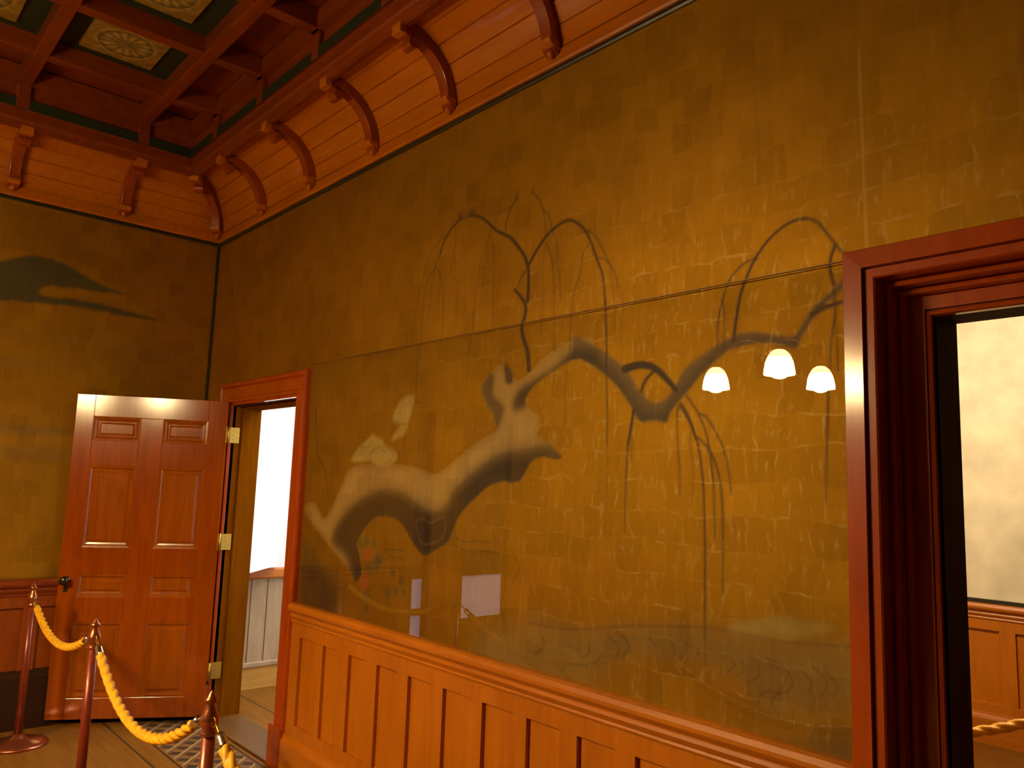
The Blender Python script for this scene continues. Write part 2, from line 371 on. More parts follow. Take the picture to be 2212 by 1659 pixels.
# ceiling beams
BX = [.79+.64*i for i in range(10)]; BY = [-.675-.66*i for i in range(8)]
for i, x in enumerate(BX):
    m = MB().box((x-.035, RY+.36, 3.70), (x+.035, -.36, 3.81))
    for y0, y1 in ((-.36,-.388), (RY+.36, RY+.388)): m.box((x-.035, y0, 3.554), (x+.035, y1, 3.70))
    struct(m, 'trim_%d' % (7+i), RED_Y, None, bevel=.006)
for i, y in enumerate(BY):
    m = MB().box((.36, y-.035, 3.698), (RX-.36, y+.035, 3.81))
    for x0, x1 in ((.36,.388), (RX-.36, RX-.388)): m.box((x0, y-.035, 3.554), (x1, y+.035, 3.698))
    struct(m, 'trim_%d' % (17+i), RED_X, None, bevel=.006)
def coffers():
    m = MB(); far = MB()
    for i in range(len(BX)-1):
        for j in range(len(BY)-1):
            x0, x1, y0, y1 = BX[i]+.035, BX[i+1]-.035, BY[j+1]+.035, BY[j]-.035
            m.box((x0, y0, 3.797), (x1, y1, 3.809))
            cx, cy = (x0+x1)/2, (y0+y1)/2
            if i > 3 or j > 3: far.box((cx-.19, cy-.185, 3.775), (cx+.19, cy+.185, 3.799))
    xa, xb, ya, yb = .40, RX-.40, RY+.40, -.40
    for j in range(len(BY)-1):     # outer rows carry only a green strip along the inner beam
        m.box((BX[0]-.035, BY[j+1]+.035, 3.797), (BX[0]-.075, BY[j]-.035, 3.809))
    for i in range(len(BX)-1):
        m.box((BX[i]+.035, BY[0]+.035, 3.797), (BX[i+1]-.035, BY[0]+.075, 3.809))
    struct(m, 'trim_25', GREEN, 'dark green grounds inside the coffers')
    struct(far, 'trim_26', plain('dull_gold_panel', (.34,.21,.04), .6, .3), None)
    hid = 'gold painted ceiling panel wholly outside the photo'
    for (i, j), lab in [((i, j), hid) for i in range(4) for j in range(4) if (i, j) not in ((0,0), (1,0), (0,1))] + list((((0,0), 'gold painted ceiling panel in the corner coffer, wholly in view'), ((1,0), 'gold ceiling panel with a round medallion, cut by the top of the photo'), ((0,1), 'gold painted ceiling panel cut by the upper left corner of the photo'))):
        cx, cy = (BX[i]+BX[i+1])/2, (BY[j]+BY[j+1])/2
        t = MB().box((-.19,-.185,-.012), (.19,.185,.012)).build('painted_panel', MEDAL, None, .004)
        t.location = (cx, cy, 3.787); tag(t, lab, 'painted panel', 'painted ceiling panels')
coffers()

# ------------------------------------------------------------------ brackets on the cove
def bracket_root(i_lab):
    t = empty('curved_bracket'); tag(t, i_lab, 'bracket', 'curved wooden brackets along the cove'); return t
def bracket_parts(t, k=1.0):
    """local frame: wall plane at y=0, room towards -y, extrusion along x; k stretches the depth (corner)"""
    h = .03
    f = lambda a, b, d: (d, -a*k, b)
    def arcpts(r, a0, a1, n): return [(CY - r*math.cos(math.radians(a0+(a1-a0)*i/n)), CZ + r*math.sin(math.radians(a0+(a1-a0)*i/n))) for i in range(n+1)]
    outer = arcpts(.287, -4, 92, 18)
    inner = arcpts(.238, 84, 6, 16)
    poly = outer + [(.325,.30+CZ-.02), (.325,3.44), (.30,3.43), (.275,3.425)] + inner + [(.072,3.225), (.055,3.20), (.030,3.185), (.018,3.178)]
    MB().prism(poly, f, (-h, h)).build('arm', ARMW, t, .003, True)
    MB().prism([(.30,3.428),(.338,3.428),(.338,3.476),(.30,3.476)], f, (-h-.004, h+.004)).build('end_block', WOOD_V, t, .004)
    n = 14
    MB().prism([(.262+.026*math.cos(2*math.pi*i/n), 3.405+.026*math.sin(2*math.pi*i/n)) for i in range(n)], f, (-h-.003, h+.003)).build('scroll', ARMW, t, .003)
    MB().prism([(.018,3.232),(.078,3.232),(.074,3.215),(.05,3.20),(.018,3.196)], f, (-h-.004, h+.004)).build('foot_block', WOOD_V, t, .003)
    MB().lathe([(.004,0),(.014,.008),(.017,.018),(.012,.03),(.016,.036)], (0, -.035*k, 3.166), 12).build('pendant', WOOD_V, t)
proto = bracket_root('second curved wooden bracket from the corner on the cove above the mural'); bracket_parts(proto)
proto.location = (1.40, 0, 0)
def copy_tree(o, parent=None):
    c = o.copy(); COL.objects.link(c)
    if parent: c.parent = parent
    for ch in list(o.children): copy_tree(ch, c)
    return c
for x, lab in ((.75,'first curved wooden bracket beside the corner one on the cove above the mural'), (2.08,'third curved wooden bracket from the corner on the cove above the mural'),
               (2.73,'fourth curved bracket from the corner above the mural, its dark side in full view'), (3.39,'nearest curved bracket above the mural, top cut off by the upper edge of the photo'),
               (4.05,'curved bracket above the mural beyond the top edge of the photo')):
    c = copy_tree(proto); c.location = (x, 0, 0); c['label'] = lab
for y, lab in ((-.66,'curved bracket on the left wall cove next to the corner bracket'), (-1.29,'curved bracket at the left edge of the photo on the left wall cove')):
    c = copy_tree(proto); c.location = (0, y, 0); c.rotation_euler = (0, 0, math.pi/2); c['label'] = lab
cb = bracket_root('dark curved bracket standing diagonally in the corner of the room'); bracket_parts(cb, 1.36); cb.rotation_euler = (0, 0, math.pi/4); cb.location = (.012, -.012, 0)

# ------------------------------------------------------------------ wainscot
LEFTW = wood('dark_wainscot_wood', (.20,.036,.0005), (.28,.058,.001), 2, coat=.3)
def wainscot(name, a, b, place, panels, mat_v, mat_h, label, base=True, zt=ZR):
    """a..b along the wall; place(s, d, z) -> xyz with d the distance from the wall"""
    m = MB()
    def bx(s0, s1, d0, d1, z0, z1): m.box(place(s0,d0,z0), place(s1,d1,z1))
    bx(a, b, 0, .008, .0, zt-.10)                        # panel ground
    bx(a, b, .0, .026, zt-.165, zt-.10)                  # top rail
    bx(a, b, .0, .026, .18, .245)                        # bottom rail
    edges = [a] + [e for p in panels for e in p] + [b]
    for i in range(0, len(edges), 2): bx(edges[i], edges[i+1], .0, .026, .245, zt-.165)
    o = struct(m, name, mat_v, label)
    m = MB()
    prof = [(0,zt-.10),(.030,zt-.10),(.034,zt-.092),(.030,zt-.085),(.036,zt-.078),(.042,zt-.066),(.036,zt-.056),(.036,zt-.05),(.05,zt-.044),(.058,zt-.032),(.058,zt-.02),(.05,zt-.006),(.036,zt),(0,zt)]
    vs = [place(a,d,z) for d,z in prof] + [place(b,d,z) for d,z in prof]; n = len(prof)
    m.add(vs, [(i,i+1,n+i+1,n+i) for i in range(n-1)] + [tuple(range(n)), tuple(range(n,2*n))[::-1]])
    return m
P0, PP, PW = 1.63, .2465, .165
pan = [(P0+PP*i, P0+PP*i+PW) for i in range(12)]
pan = [p for p in pan if p[1] < 4.52]
m = wainscot('wainscot', 1.535, 4.555, lambda s,d,z: (s,-d,z), pan, WOOD_V, WOOD_X, 'orange varnished panelled wainscot under the willow mural')
struct(m, 'trim_30', WOOD_X, 'glossy orange moulded rail along the foot of the mural')
pl = [(-2.2465*0-1.64+.2465*i+.0, -1.64+.2465*i+.165) for i in range(7)]
pl = [(a, b) for a, b in pl if b < -.05]
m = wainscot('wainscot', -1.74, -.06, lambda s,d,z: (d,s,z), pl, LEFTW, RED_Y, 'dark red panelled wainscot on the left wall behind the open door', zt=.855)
struct(m, 'trim_31', RED_Y, 'dark red moulded rail on the left wall wainscot')
m = wainscot('wainscot', 0.06, .30, lambda s,d,z: (s,-d,z), [(.12,.25)], LEFTW, RED_X, None)
struct(m, 'trim_32', RED_X, None)
def skirt(name, a, b, place, mat, lab, h=0):
    m = MB(); prof = [(0,0),(.05,0),(.05,.15+h),(.044,.165+h),(.034,.175+h),(.030,.19+h),(0,.19+h)]
    n = len(prof); m.add([place(a,d,z) for d,z in prof]+[place(b,d,z) for d,z in prof], [(i,i+1,n+i+1,n+i) for i in range(n-1)]+[tuple(range(n)), tuple(range(n,2*n))[::-1]])
    struct(m, name, mat, lab)
skirt('baseboard_back', 1.535, 4.56, lambda s,d,z:(s,-d,z), WOOD_X, 'orange baseboard under the mural wainscot')
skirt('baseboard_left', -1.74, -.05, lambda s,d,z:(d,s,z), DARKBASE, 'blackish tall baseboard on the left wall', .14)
# plain panelling on the walls behind the camera
for nm, a, b in (('wainscot', (RX-.03, RY, 0), (RX, 0, ZR)), ('wainscot', (0, RY, 0), (RX, RY+.03, ZR)), ('wainscot', (0, -2.92, 0), (.03, RY, ZR)), ('wainscot', (D2[1]+.14, -.03, 0), (RX, 0, ZR))):
    struct(MB().box(a, b), nm, DARKWALL if a[0] > 7 or a[1] < -5 else WOOD_V, None)
struct(MB().box((.0,-2.03,0), (.03,-2.365,ZR)), 'wainscot', WOOD_V, None)

# ------------------------------------------------------------------ doorway casings
def casing(prof, xl, xr, zt, mat_v, name, label, z0=0.0):
    """mitred architrave; prof = (inward offset from the outer edge, protrusion)"""
    m = MB(); n = len(prof); vs = []
    for s, e in (((lambda u: xl+u), 0), ):
        vs += [(xl+u, -w, z0) for u, w in prof] + [(xl+u, -w, zt-u) for u, w in prof] + [(xr-u, -w, zt-u) for u, w in prof] + [(xr-u, -w, z0) for u, w in prof]
    fs = [(k*n+i, k*n+i+1, (k+1)*n+i+1, (k+1)*n+i) for k in range(3) for i in range(n-1)]
    m.add(vs, fs); return struct(m, name, mat_v, label)
cw = D1[0]-.32
casing([(0,0),(0,.030),(.006,.040),(.016,.045),(.028,.042),(.036,.034),(.04,.026),(.05,.024),(.105,.024),(.115,.029),(.128,.029),(.135,.020),(.148,.018),(.15,.0),(.15,-.02)], .32, 1.535, 2.105, RED_V, 'trim_40', 'glossy red moulded casing of the narrow doorway')
m = MB()
for x in (.325, 1.388): m.box((x, -.052, 0), (x+.142, 0, .21))
struct(m, 'trim_41', RED_V, 'plinth blocks of the narrow doorway casing', .006)
# jamb lining of the narrow doorway, with a stop moulding
m = MB()
m.box((D1[0]-.012, -.002, 0), (D1[0], WT, D1[2])); m.box((D1[1], -.002, 0), (D1[1]+.012, WT, D1[2])); m.box((D1[0]-.012, -.002, D1[2]), (D1[1]+.012, WT, D1[2]+.012))
m.box((D1[0], .062, 0), (D1[0]+.014, WT-.002, D1[2]-.0)); m.box((D1[1]-.014, .062, 0), (D1[1], WT-.002, D1[2])); m.box((D1[0], .062, D1[2]-.014), (D1[1], WT-.002, D1[2]))
struct(m, 'door_1', JAMBW, 'brown wooden jamb of the narrow doorway', .003)
struct(MB().box((D1[0], -.045, 0), (D1[1], WT, .012)), 'trim_42', FLOORM2, 'worn wooden sill of the narrow doorway', .004)
# large doorway: deep stepped casing
def shift(u, w): return (u, w)
G = [(0,0),(0,.104),(.003,.1082),(.050,.110),(.0505,.088),(.053,.088),(.0535,.098),(.074,.098),(.078,.094),(.078,.04),(.081,.043),(.087,.046),(.093,.043),(.095,.04),(.095,.0),(.098,.004),(.104,.006),(.110,.004),(.112,.0),(.112,-.025),(.148,-.025),(.149,-.036),(.151,-.036),(.152,-.025),(.157,-.021),(.163,-.024),(.166,-.032),(.166,-.05)]
casing(G, 4.569, 5.866, 2.125, RED_V, 'trim_43', 'deep stepped red casing of the large doorway')
m = MB()
m.box((D2[0]-.06, .03, 0), (D2[0], WT, D2[2]+.06)); m.box((D2[1], .03, 0), (D2[1]+.06, WT, D2[2]+.06)); m.box((D2[0], .03, D2[2]), (D2[1], WT, D2[2]+.06))
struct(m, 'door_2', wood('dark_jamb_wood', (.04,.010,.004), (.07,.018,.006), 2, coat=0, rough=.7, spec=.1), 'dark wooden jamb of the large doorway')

# ------------------------------------------------------------------ open panelled door with hinges and knob
def door_leaf():
    h = Vector((.478, -.034)); ang = math.atan2(-.787, -.456)
    t = empty('panelled_door', (h.x, h.y, 0), ang)
    tag(t, 'orange eight-panelled wooden door standing open into the corner of the room', 'door')
    Wd, Z0, Z1, T = .895, .034, 1.978, .022       # local x along leaf, room face at +y (towards camera)
    cols = [(.115,.380),(.515,.790)]; rows = [(.155,.597),(.745,.880),(1.04,1.54),(1.695,1.843)]
    m = MB()
    for a, b in ((0,.115),(.380,.515),(.790,Wd)):
        z0, z1 = (Z0, Z1) if a != .380 else (rows[0][0], rows[3][1])
        m.box((a,-T,z0), (b,T,z1))
    for a, b in ((Z0,.155),(.597,.745),(.880,1.04),(1.54,1.695),(1.843,Z1)):
        if a in (Z0, 1.843): m.box((.115,-T,a), (.790,T,b))
        else:
            m.box((.115,-T,a), (.380,T,b)); m.box((.515,-T,a), (.790,T,b))
    m.build('frame', DOORW, t, .002)
    for c0, c1 in cols:
        for r0, r1 in rows:
            p = MB()
            for sgn in (1, -1):
                # sunk moulding slope, flat margin and raised field
                y = lambda d: sgn*(T-d)
                L = [(0, .002), (.012, .004), (.020, .013), (.03, .015), (.034, .015), (.046, .008)]
                vs = []
                for ins, d in L:
                    vs += [(c0+ins, y(d), r0+ins), (c1-ins, y(d), r0+ins), (c1-ins, y(d), r1-ins), (c0+ins, y(d), r1-ins)]
                fs = [(i*4+k, i*4+(k+1)%4, i*4+4+(k+1)%4, i*4+4+k) for i in range(len(L)-1) for k in range(4)] + [(len(L)*4-4, len(L)*4-3, len(L)*4-2, len(L)*4-1)]
                p.add(vs, fs)
            p.build('panel', PANELW, t)
    for sg in (1, -1):
        k = MB(); vs0 = [(.022,0),(.022,.004),(.009,.008),(.008,.024),(.018,.03),(.027,.040),(.028,.05),(.022,.06),(.01,.066)]
        k.lathe(vs0, (0,0,0), 20); ko = k.build('knob', KNOBM, t)
        ko.location = (.850, sg*T, .845); ko.rotation_euler = (-sg*math.pi/2, 0, 0)
    e = MB().box((.838, T, .775), (.862, T+.003, .815)).build('escutcheon', KNOBM, t, .001)
    for z in (1.765, 1.085, .295):
        q = MB(); q.tube([(-.012,T+.004,z-.055), (-.012,T+.004,z+.055)], .0075, 12)
        q.box((-.010,T-.032,z-.05), (.0,T+.002,z+.05))
        ho = q.build('hinge', BRASS, t)
        # leaf screwed to the jamb, built in the same local frame
        ca, sa = math.cos(-ang), math.sin(-ang)
        def loc(x, y, zz):
            dx, dy = x-h.x, y-h.y; return (ca*dx-sa*dy, sa*dx+ca*dy, zz)
        pts = [(D1[0]+.0015, -.012), (D1[0]+.0015, .052)]
        v = [loc(*pts[0], z-.05), loc(*pts[1], z-.05), loc(*pts[1], z+.05), loc(*pts[0], z+.05)]
        v2 = [loc(p[0]+.0025, p[1], zz) for p, zz in ((pts[0], z-.05),(pts[1], z-.05),(pts[1], z+.05),(pts[0], z+.05))]
        MB().add(v+v2, [(0,1,2,3),(4,5,6,7),(0,1,5,4),(1,2,6,5),(2,3,7,6),(3,0,4,7)]).build('hinge_leaf', BRASS, ho)
        s = MB()
        for a, b in ((.012,-.03),(.012,.0),(.012,.03),(.036,-.015),(.036,.015)):
            o = loc(D1[0]+.004, a+.0, z+b); s.lathe([(.0042,0),(.003,.002)], (o[0], o[1], o[2]-.001), 8)
        s.build('screws', KNOBM, ho)
door_leaf()

# ------------------------------------------------------------------ the willow mural
STROKES = [
 (((3.287,1.947),(3.277,2.017),(3.248,2.08),(3.239,2.124),(3.254,2.159),(3.259,2.196),(3.237,2.232),(3.19,2.278)),.024,.0137,1.0),
 (((3.268,2.22),(3.27,2.283),(3.266,2.345),(3.246,2.397),(3.206,2.448),(3.154,2.499),(3.101,2.53),(3.056,2.555),(3.008,2.597),(2.951,2.636),(2.894,2.655),(2.836,2.661),(2.779,2.645),(2.73,2.613),(2.69,2.567),(2.679,2.531)),.0177,.0095,1.0),
 (((3.249,2.344),(3.219,2.311),(3.207,2.284)),.0073,.0044,1.0),
 (((3.271,2.368),(3.309,2.413),(3.36,2.458),(3.41,2.484),(3.459,2.496),(3.496,2.492),(3.533,2.469),(3.569,2.434),(3.594,2.394),(3.624,2.326),(3.654,2.26),(3.666,2.194),(3.674,2.1),(3.682,2.016),(3.679,1.917)),.0144,.0038,1.0),
 (((3.119,2.543),(3.128,2.584),(3.154,2.632),(3.188,2.658),(3.237,2.665),(3.279,2.654),(3.314,2.621),(3.342,2.566),(3.354,2.516),(3.36,2.458)),.0076,.0043,.9),
 (((3.154,2.632),(3.103,2.63),(3.067,2.613),(3.046,2.588)),.0052,.0036,.7),
 (((3.342,2.573),(3.373,2.54),(3.391,2.493),(3.418,2.427),(3.43,2.36),(3.443,2.267),(3.452,2.189)),.0054,.0026,.8),
 (((3.364,2.434),(3.396,2.358),(3.408,2.292),(3.415,2.181),(3.425,2.001)),.0054,.0031,.8),
 (((3.361,2.425),(3.348,2.349),(3.35,2.237),(3.351,2.054)),.0038,.0021,.6),
 (((3.581,2.436),(3.622,2.401),(3.651,2.355),(3.686,2.293),(3.714,2.249),(3.731,2.192)),.0064,.0037,.8),
 (((3.594,2.385),(3.56,2.352),(3.548,2.28),(3.523,2.227),(3.513,2.171),(3.506,2.102),(3.504,2.002)),.0049,.003,.8),
 (((3.63,2.321),(3.663,2.31),(3.686,2.288)),.0058,.0043,.8),
 (((3.692,2.279),(3.704,2.205),(3.711,2.145),(3.716,2.053)),.0033,.0019,.6),
 (((2.717,2.61),(2.644,2.582),(2.585,2.528),(2.547,2.435),(2.516,2.351),(2.498,2.237),(2.487,2.144)),.006,.0036,.7),
 (((2.679,2.537),(2.643,2.484),(2.622,2.411),(2.615,2.276)),.0068,.0034,.7),
 (((2.648,2.477),(2.683,2.427),(2.706,2.353),(2.717,2.261),(2.714,2.129)),.0061,.0033,.7),
 (((2.674,2.543),(2.676,2.401),(2.681,2.223)),.0047,.0034,.6),
 (((2.779,2.64),(2.785,2.563),(2.772,2.501),(2.753,2.414)),.0059,.0033,.7),
 (((2.775,2.517),(2.797,2.454),(2.807,2.326),(2.82,2.184)),.0046,.0026,.6),
 (((3.025,2.567),(3.005,2.516),(2.971,2.441),(2.952,2.363),(2.939,2.264),(2.93,2.154),(2.917,2.055)),.0054,.0037,.7),
 (((3.022,2.542),(3.044,2.487),(3.055,2.405),(3.055,2.285),(3.063,2.137)),.0048,.003,.7),
 (((3.013,2.514),(2.992,2.417),(2.982,2.252)),.0043,.0024,.6),
 (((2.652,2.476),(2.593,2.432),(2.565,2.321),(2.557,2.147),(2.54,2.019),(2.538,1.879)),.0048,.0056,.6),
 (((4.186,1.957),(4.196,2.026),(4.211,2.095),(4.236,2.153),(4.265,2.201),(4.303,2.241),(4.35,2.271),(4.395,2.282),(4.434,2.274),(4.459,2.254),(4.48,2.224),(4.504,2.186),(4.531,2.152)),.0103,.0056,1.0),
 (((4.504,2.184),(4.491,2.152),(4.488,2.119),(4.498,2.073)),.0089,.0073,1.0),
 (((4.265,2.192),(4.231,2.19),(4.197,2.169),(4.166,2.134),(4.146,2.078),(4.131,2.013),(4.128,1.936)),.0064,.0038,.9),
 (((4.146,2.087),(4.154,2.041),(4.151,1.92)),.0048,.0033,.8),
 (((4.434,2.001),(4.476,2.015),(4.529,2.023)),.0141,.0095,.9),
 (((4.497,2.061),(4.5,1.992),(4.487,1.921),(4.483,1.846)),.0052,.0036,.8),
 (((4.5,1.992),(4.504,1.896),(4.505,1.836)),.0036,.0028,.7),
 (((3.891,1.89),(3.853,1.859),(3.838,1.826)),.0117,.0108,.9),
 (((3.765,1.906),(3.822,1.914),(3.87,1.907),(3.906,1.888),(3.941,1.857),(3.976,1.822)),.0291,.0173,1),
 (((3.806,1.765),(3.795,1.698),(3.783,1.65)),.0098,.0077,1.0),
 (((3.998,1.774),(4.031,1.723),(4.053,1.663)),.007,.0058,1.0),
 (((3.674,2.167),(3.684,1.893),(3.691,1.756),(3.694,1.651)),.0047,.004,.7),
 (((3.747,2.181),(3.752,1.937)),.0034,.0028,.4),
 (((3.805,1.758),(3.787,1.658),(3.777,1.533),(3.775,1.361)),.0079,.0028,.9),
 (((3.801,1.698),(3.8,1.588)),.0045,.0028,.6),
 (((3.99,1.773),(3.981,1.735),(3.985,1.654),(3.993,1.56),(3.994,1.49)),.0058,.0031,.8),
 (((3.998,1.763),(4.033,1.709),(4.061,1.643),(4.077,1.552),(4.083,1.471),(4.086,1.337),(4.086,1.205),(4.086,1.075)),.0073,.0038,.9),
 (((4.015,1.8),(4.055,1.751),(4.088,1.684),(4.104,1.616),(4.115,1.539),(4.118,1.472),(4.12,1.362)),.0062,.0029,.9),
 (((4.066,1.741),(4.093,1.726),(4.125,1.679),(4.151,1.629),(4.169,1.562),(4.177,1.496)),.0056,.0033,.9),
 (((4.061,1.667),(4.088,1.643),(4.115,1.606),(4.136,1.548),(4.146,1.473),(4.149,1.342),(4.148,1.213)),.0065,.0037,.9),
 (((4.038,1.69),(4.03,1.653),(4.042,1.584),(4.045,1.492)),.0041,.0025,.6),
 (((3.683,1.974),(3.688,1.763),(3.695,1.506),(3.688,1.355)),.0042,.0029,.6),
 (((4.477,1.787),(4.473,1.686),(4.469,1.605),(4.465,1.485)),.0054,.0024,.9),
 (((4.189,1.41),(4.189,1.302)),.0028,.0018,.4),
 (((3.983,1.49),(3.984,1.283)),.0026,.002,.3),
 (((1.597,1.88),(1.648,1.635),(1.722,1.571),(1.788,1.439),(1.787,1.324)),.0141,.0088,.7),
 (((1.668,2.106),(1.704,2.143),(1.774,2.165),(1.839,2.146)),.0081,.0055,.5),
 (((2.536,1.867),(2.573,1.853)),.0072,.0045,.8),
 (((2.467,1.705),(2.457,1.67),(2.467,1.636)),.0092,.0055,.7),
 (((2.525,2.133),(2.538,1.916)),.0064,.0063,.5),
 (((2.914,2.095),(2.902,1.891)),.0048,.004,.4),
 (((3.494,1.956),(3.486,1.84),(3.487,1.719)),.0052,.0032,.5),
 (((3.421,1.929),(3.419,1.777)),.004,.0033,.4),
 (((3.751,1.039),(3.795,1.011),(3.789,.98),(3.767,.961)),.0052,.0034,.55),
 (((3.711,1.022),(3.759,.995),(3.753,.964)),.0053,.0034,.55),
 (((3.881,1.044),(3.907,1.02),(3.901,.995)),.0049,.0032,.55),
 (((3.967,1.044),(3.982,1.018),(3.967,1.002)),.0047,.0031,.55),
 (((4.019,1.053),(4.022,1.03),(4.002,1.003)),.0046,.0031,.55),
 (((4.288,1.055),(4.335,1.038),(4.363,1.01),(4.349,.979),(4.325,.966)),.004,.0026,.55),
 (((4.298,1.044),(4.344,1.015),(4.325,.974)),.004,.0026,.55),
 (((4.417,1.057),(4.452,1.036),(4.458,1.013),(4.442,.986)),.0038,.0024,.55),
 (((4.456,1.049),(4.485,1.023),(4.476,.994)),.0037,.0024,.55),
 (((4.325,.97),(4.287,.966),(4.263,.944),(4.263,.919),(4.296,.906)),.0039,.0026,.55),
 (((4.325,.97),(4.301,.944),(4.315,.922)),.0039,.0026,.55),
 (((3.629,.911),(3.526,.897),(3.519,.864),(3.558,.845),(3.602,.844)),.0054,.0036,.55),
 (((3.479,.894),(3.504,.866)),.0057,.0038,.55),
 (((3.691,.963),(3.657,.926)),.0053,.0036,.55),
 (((3.405,.968),(3.41,.936),(3.366,.901)),.0059,.004,.55),
 (((4.178,1.03),(4.186,1.014),(4.162,.992)),.0042,.0028,.55),
 (((4.209,1.032),(4.219,1.012),(4.198,.991)),.0042,.0028,.55),
 (((4.259,1.028),(4.263,1.003),(4.229,.975)),.0041,.0027,.55),
 (((3.778,1.033),(3.805,1.007),(3.793,.976)),.0051,.0034,.55),
 (((3.931,1.024),(3.937,1.011)),.0048,.0032,.55),
 (((4.048,1.044),(4.065,1.028),(4.042,1.006)),.0045,.003,.55),
 (((4.395,1.037),(4.417,1.017),(4.407,.983)),.0038,.0025,.55),
 (((3.627,.983),(3.628,.952),(3.592,.93)),.0054,.0037,.55),
 (((3.336,1.007),(3.552,1.018),(3.83,1.071),(4.042,1.1),(4.152,1.108),(4.279,1.106),(4.373,1.109),(4.533,1.126)),.0109,.0063,.3),
 (((2.869,1.279),(2.944,1.27),(3.016,1.276),(3.1,1.278)),.0065,.0043,.55),
 (((2.871,1.247),(2.968,1.236),(3.088,1.242),(3.142,1.238)),.0065,.0043,.55),
 (((2.87,.939),(2.87,.988),(2.888,1.008)),.0063,.0046,.55),
 (((3.241,1.234),(3.267,1.211),(3.262,1.177),(3.227,1.132)),.0056,.0041,.55),
 (((2.348,1.19),(2.504,1.198)),.0076,.0053,.55),
 (((2.388,1.163),(2.516,1.164)),.0075,.0053,.55),
 (((2.99,1.009),(3.013,.982)),.0061,.0044,.55),
 (((3.181,1.018),(3.209,.981)),.0057,.0041,.55),
]
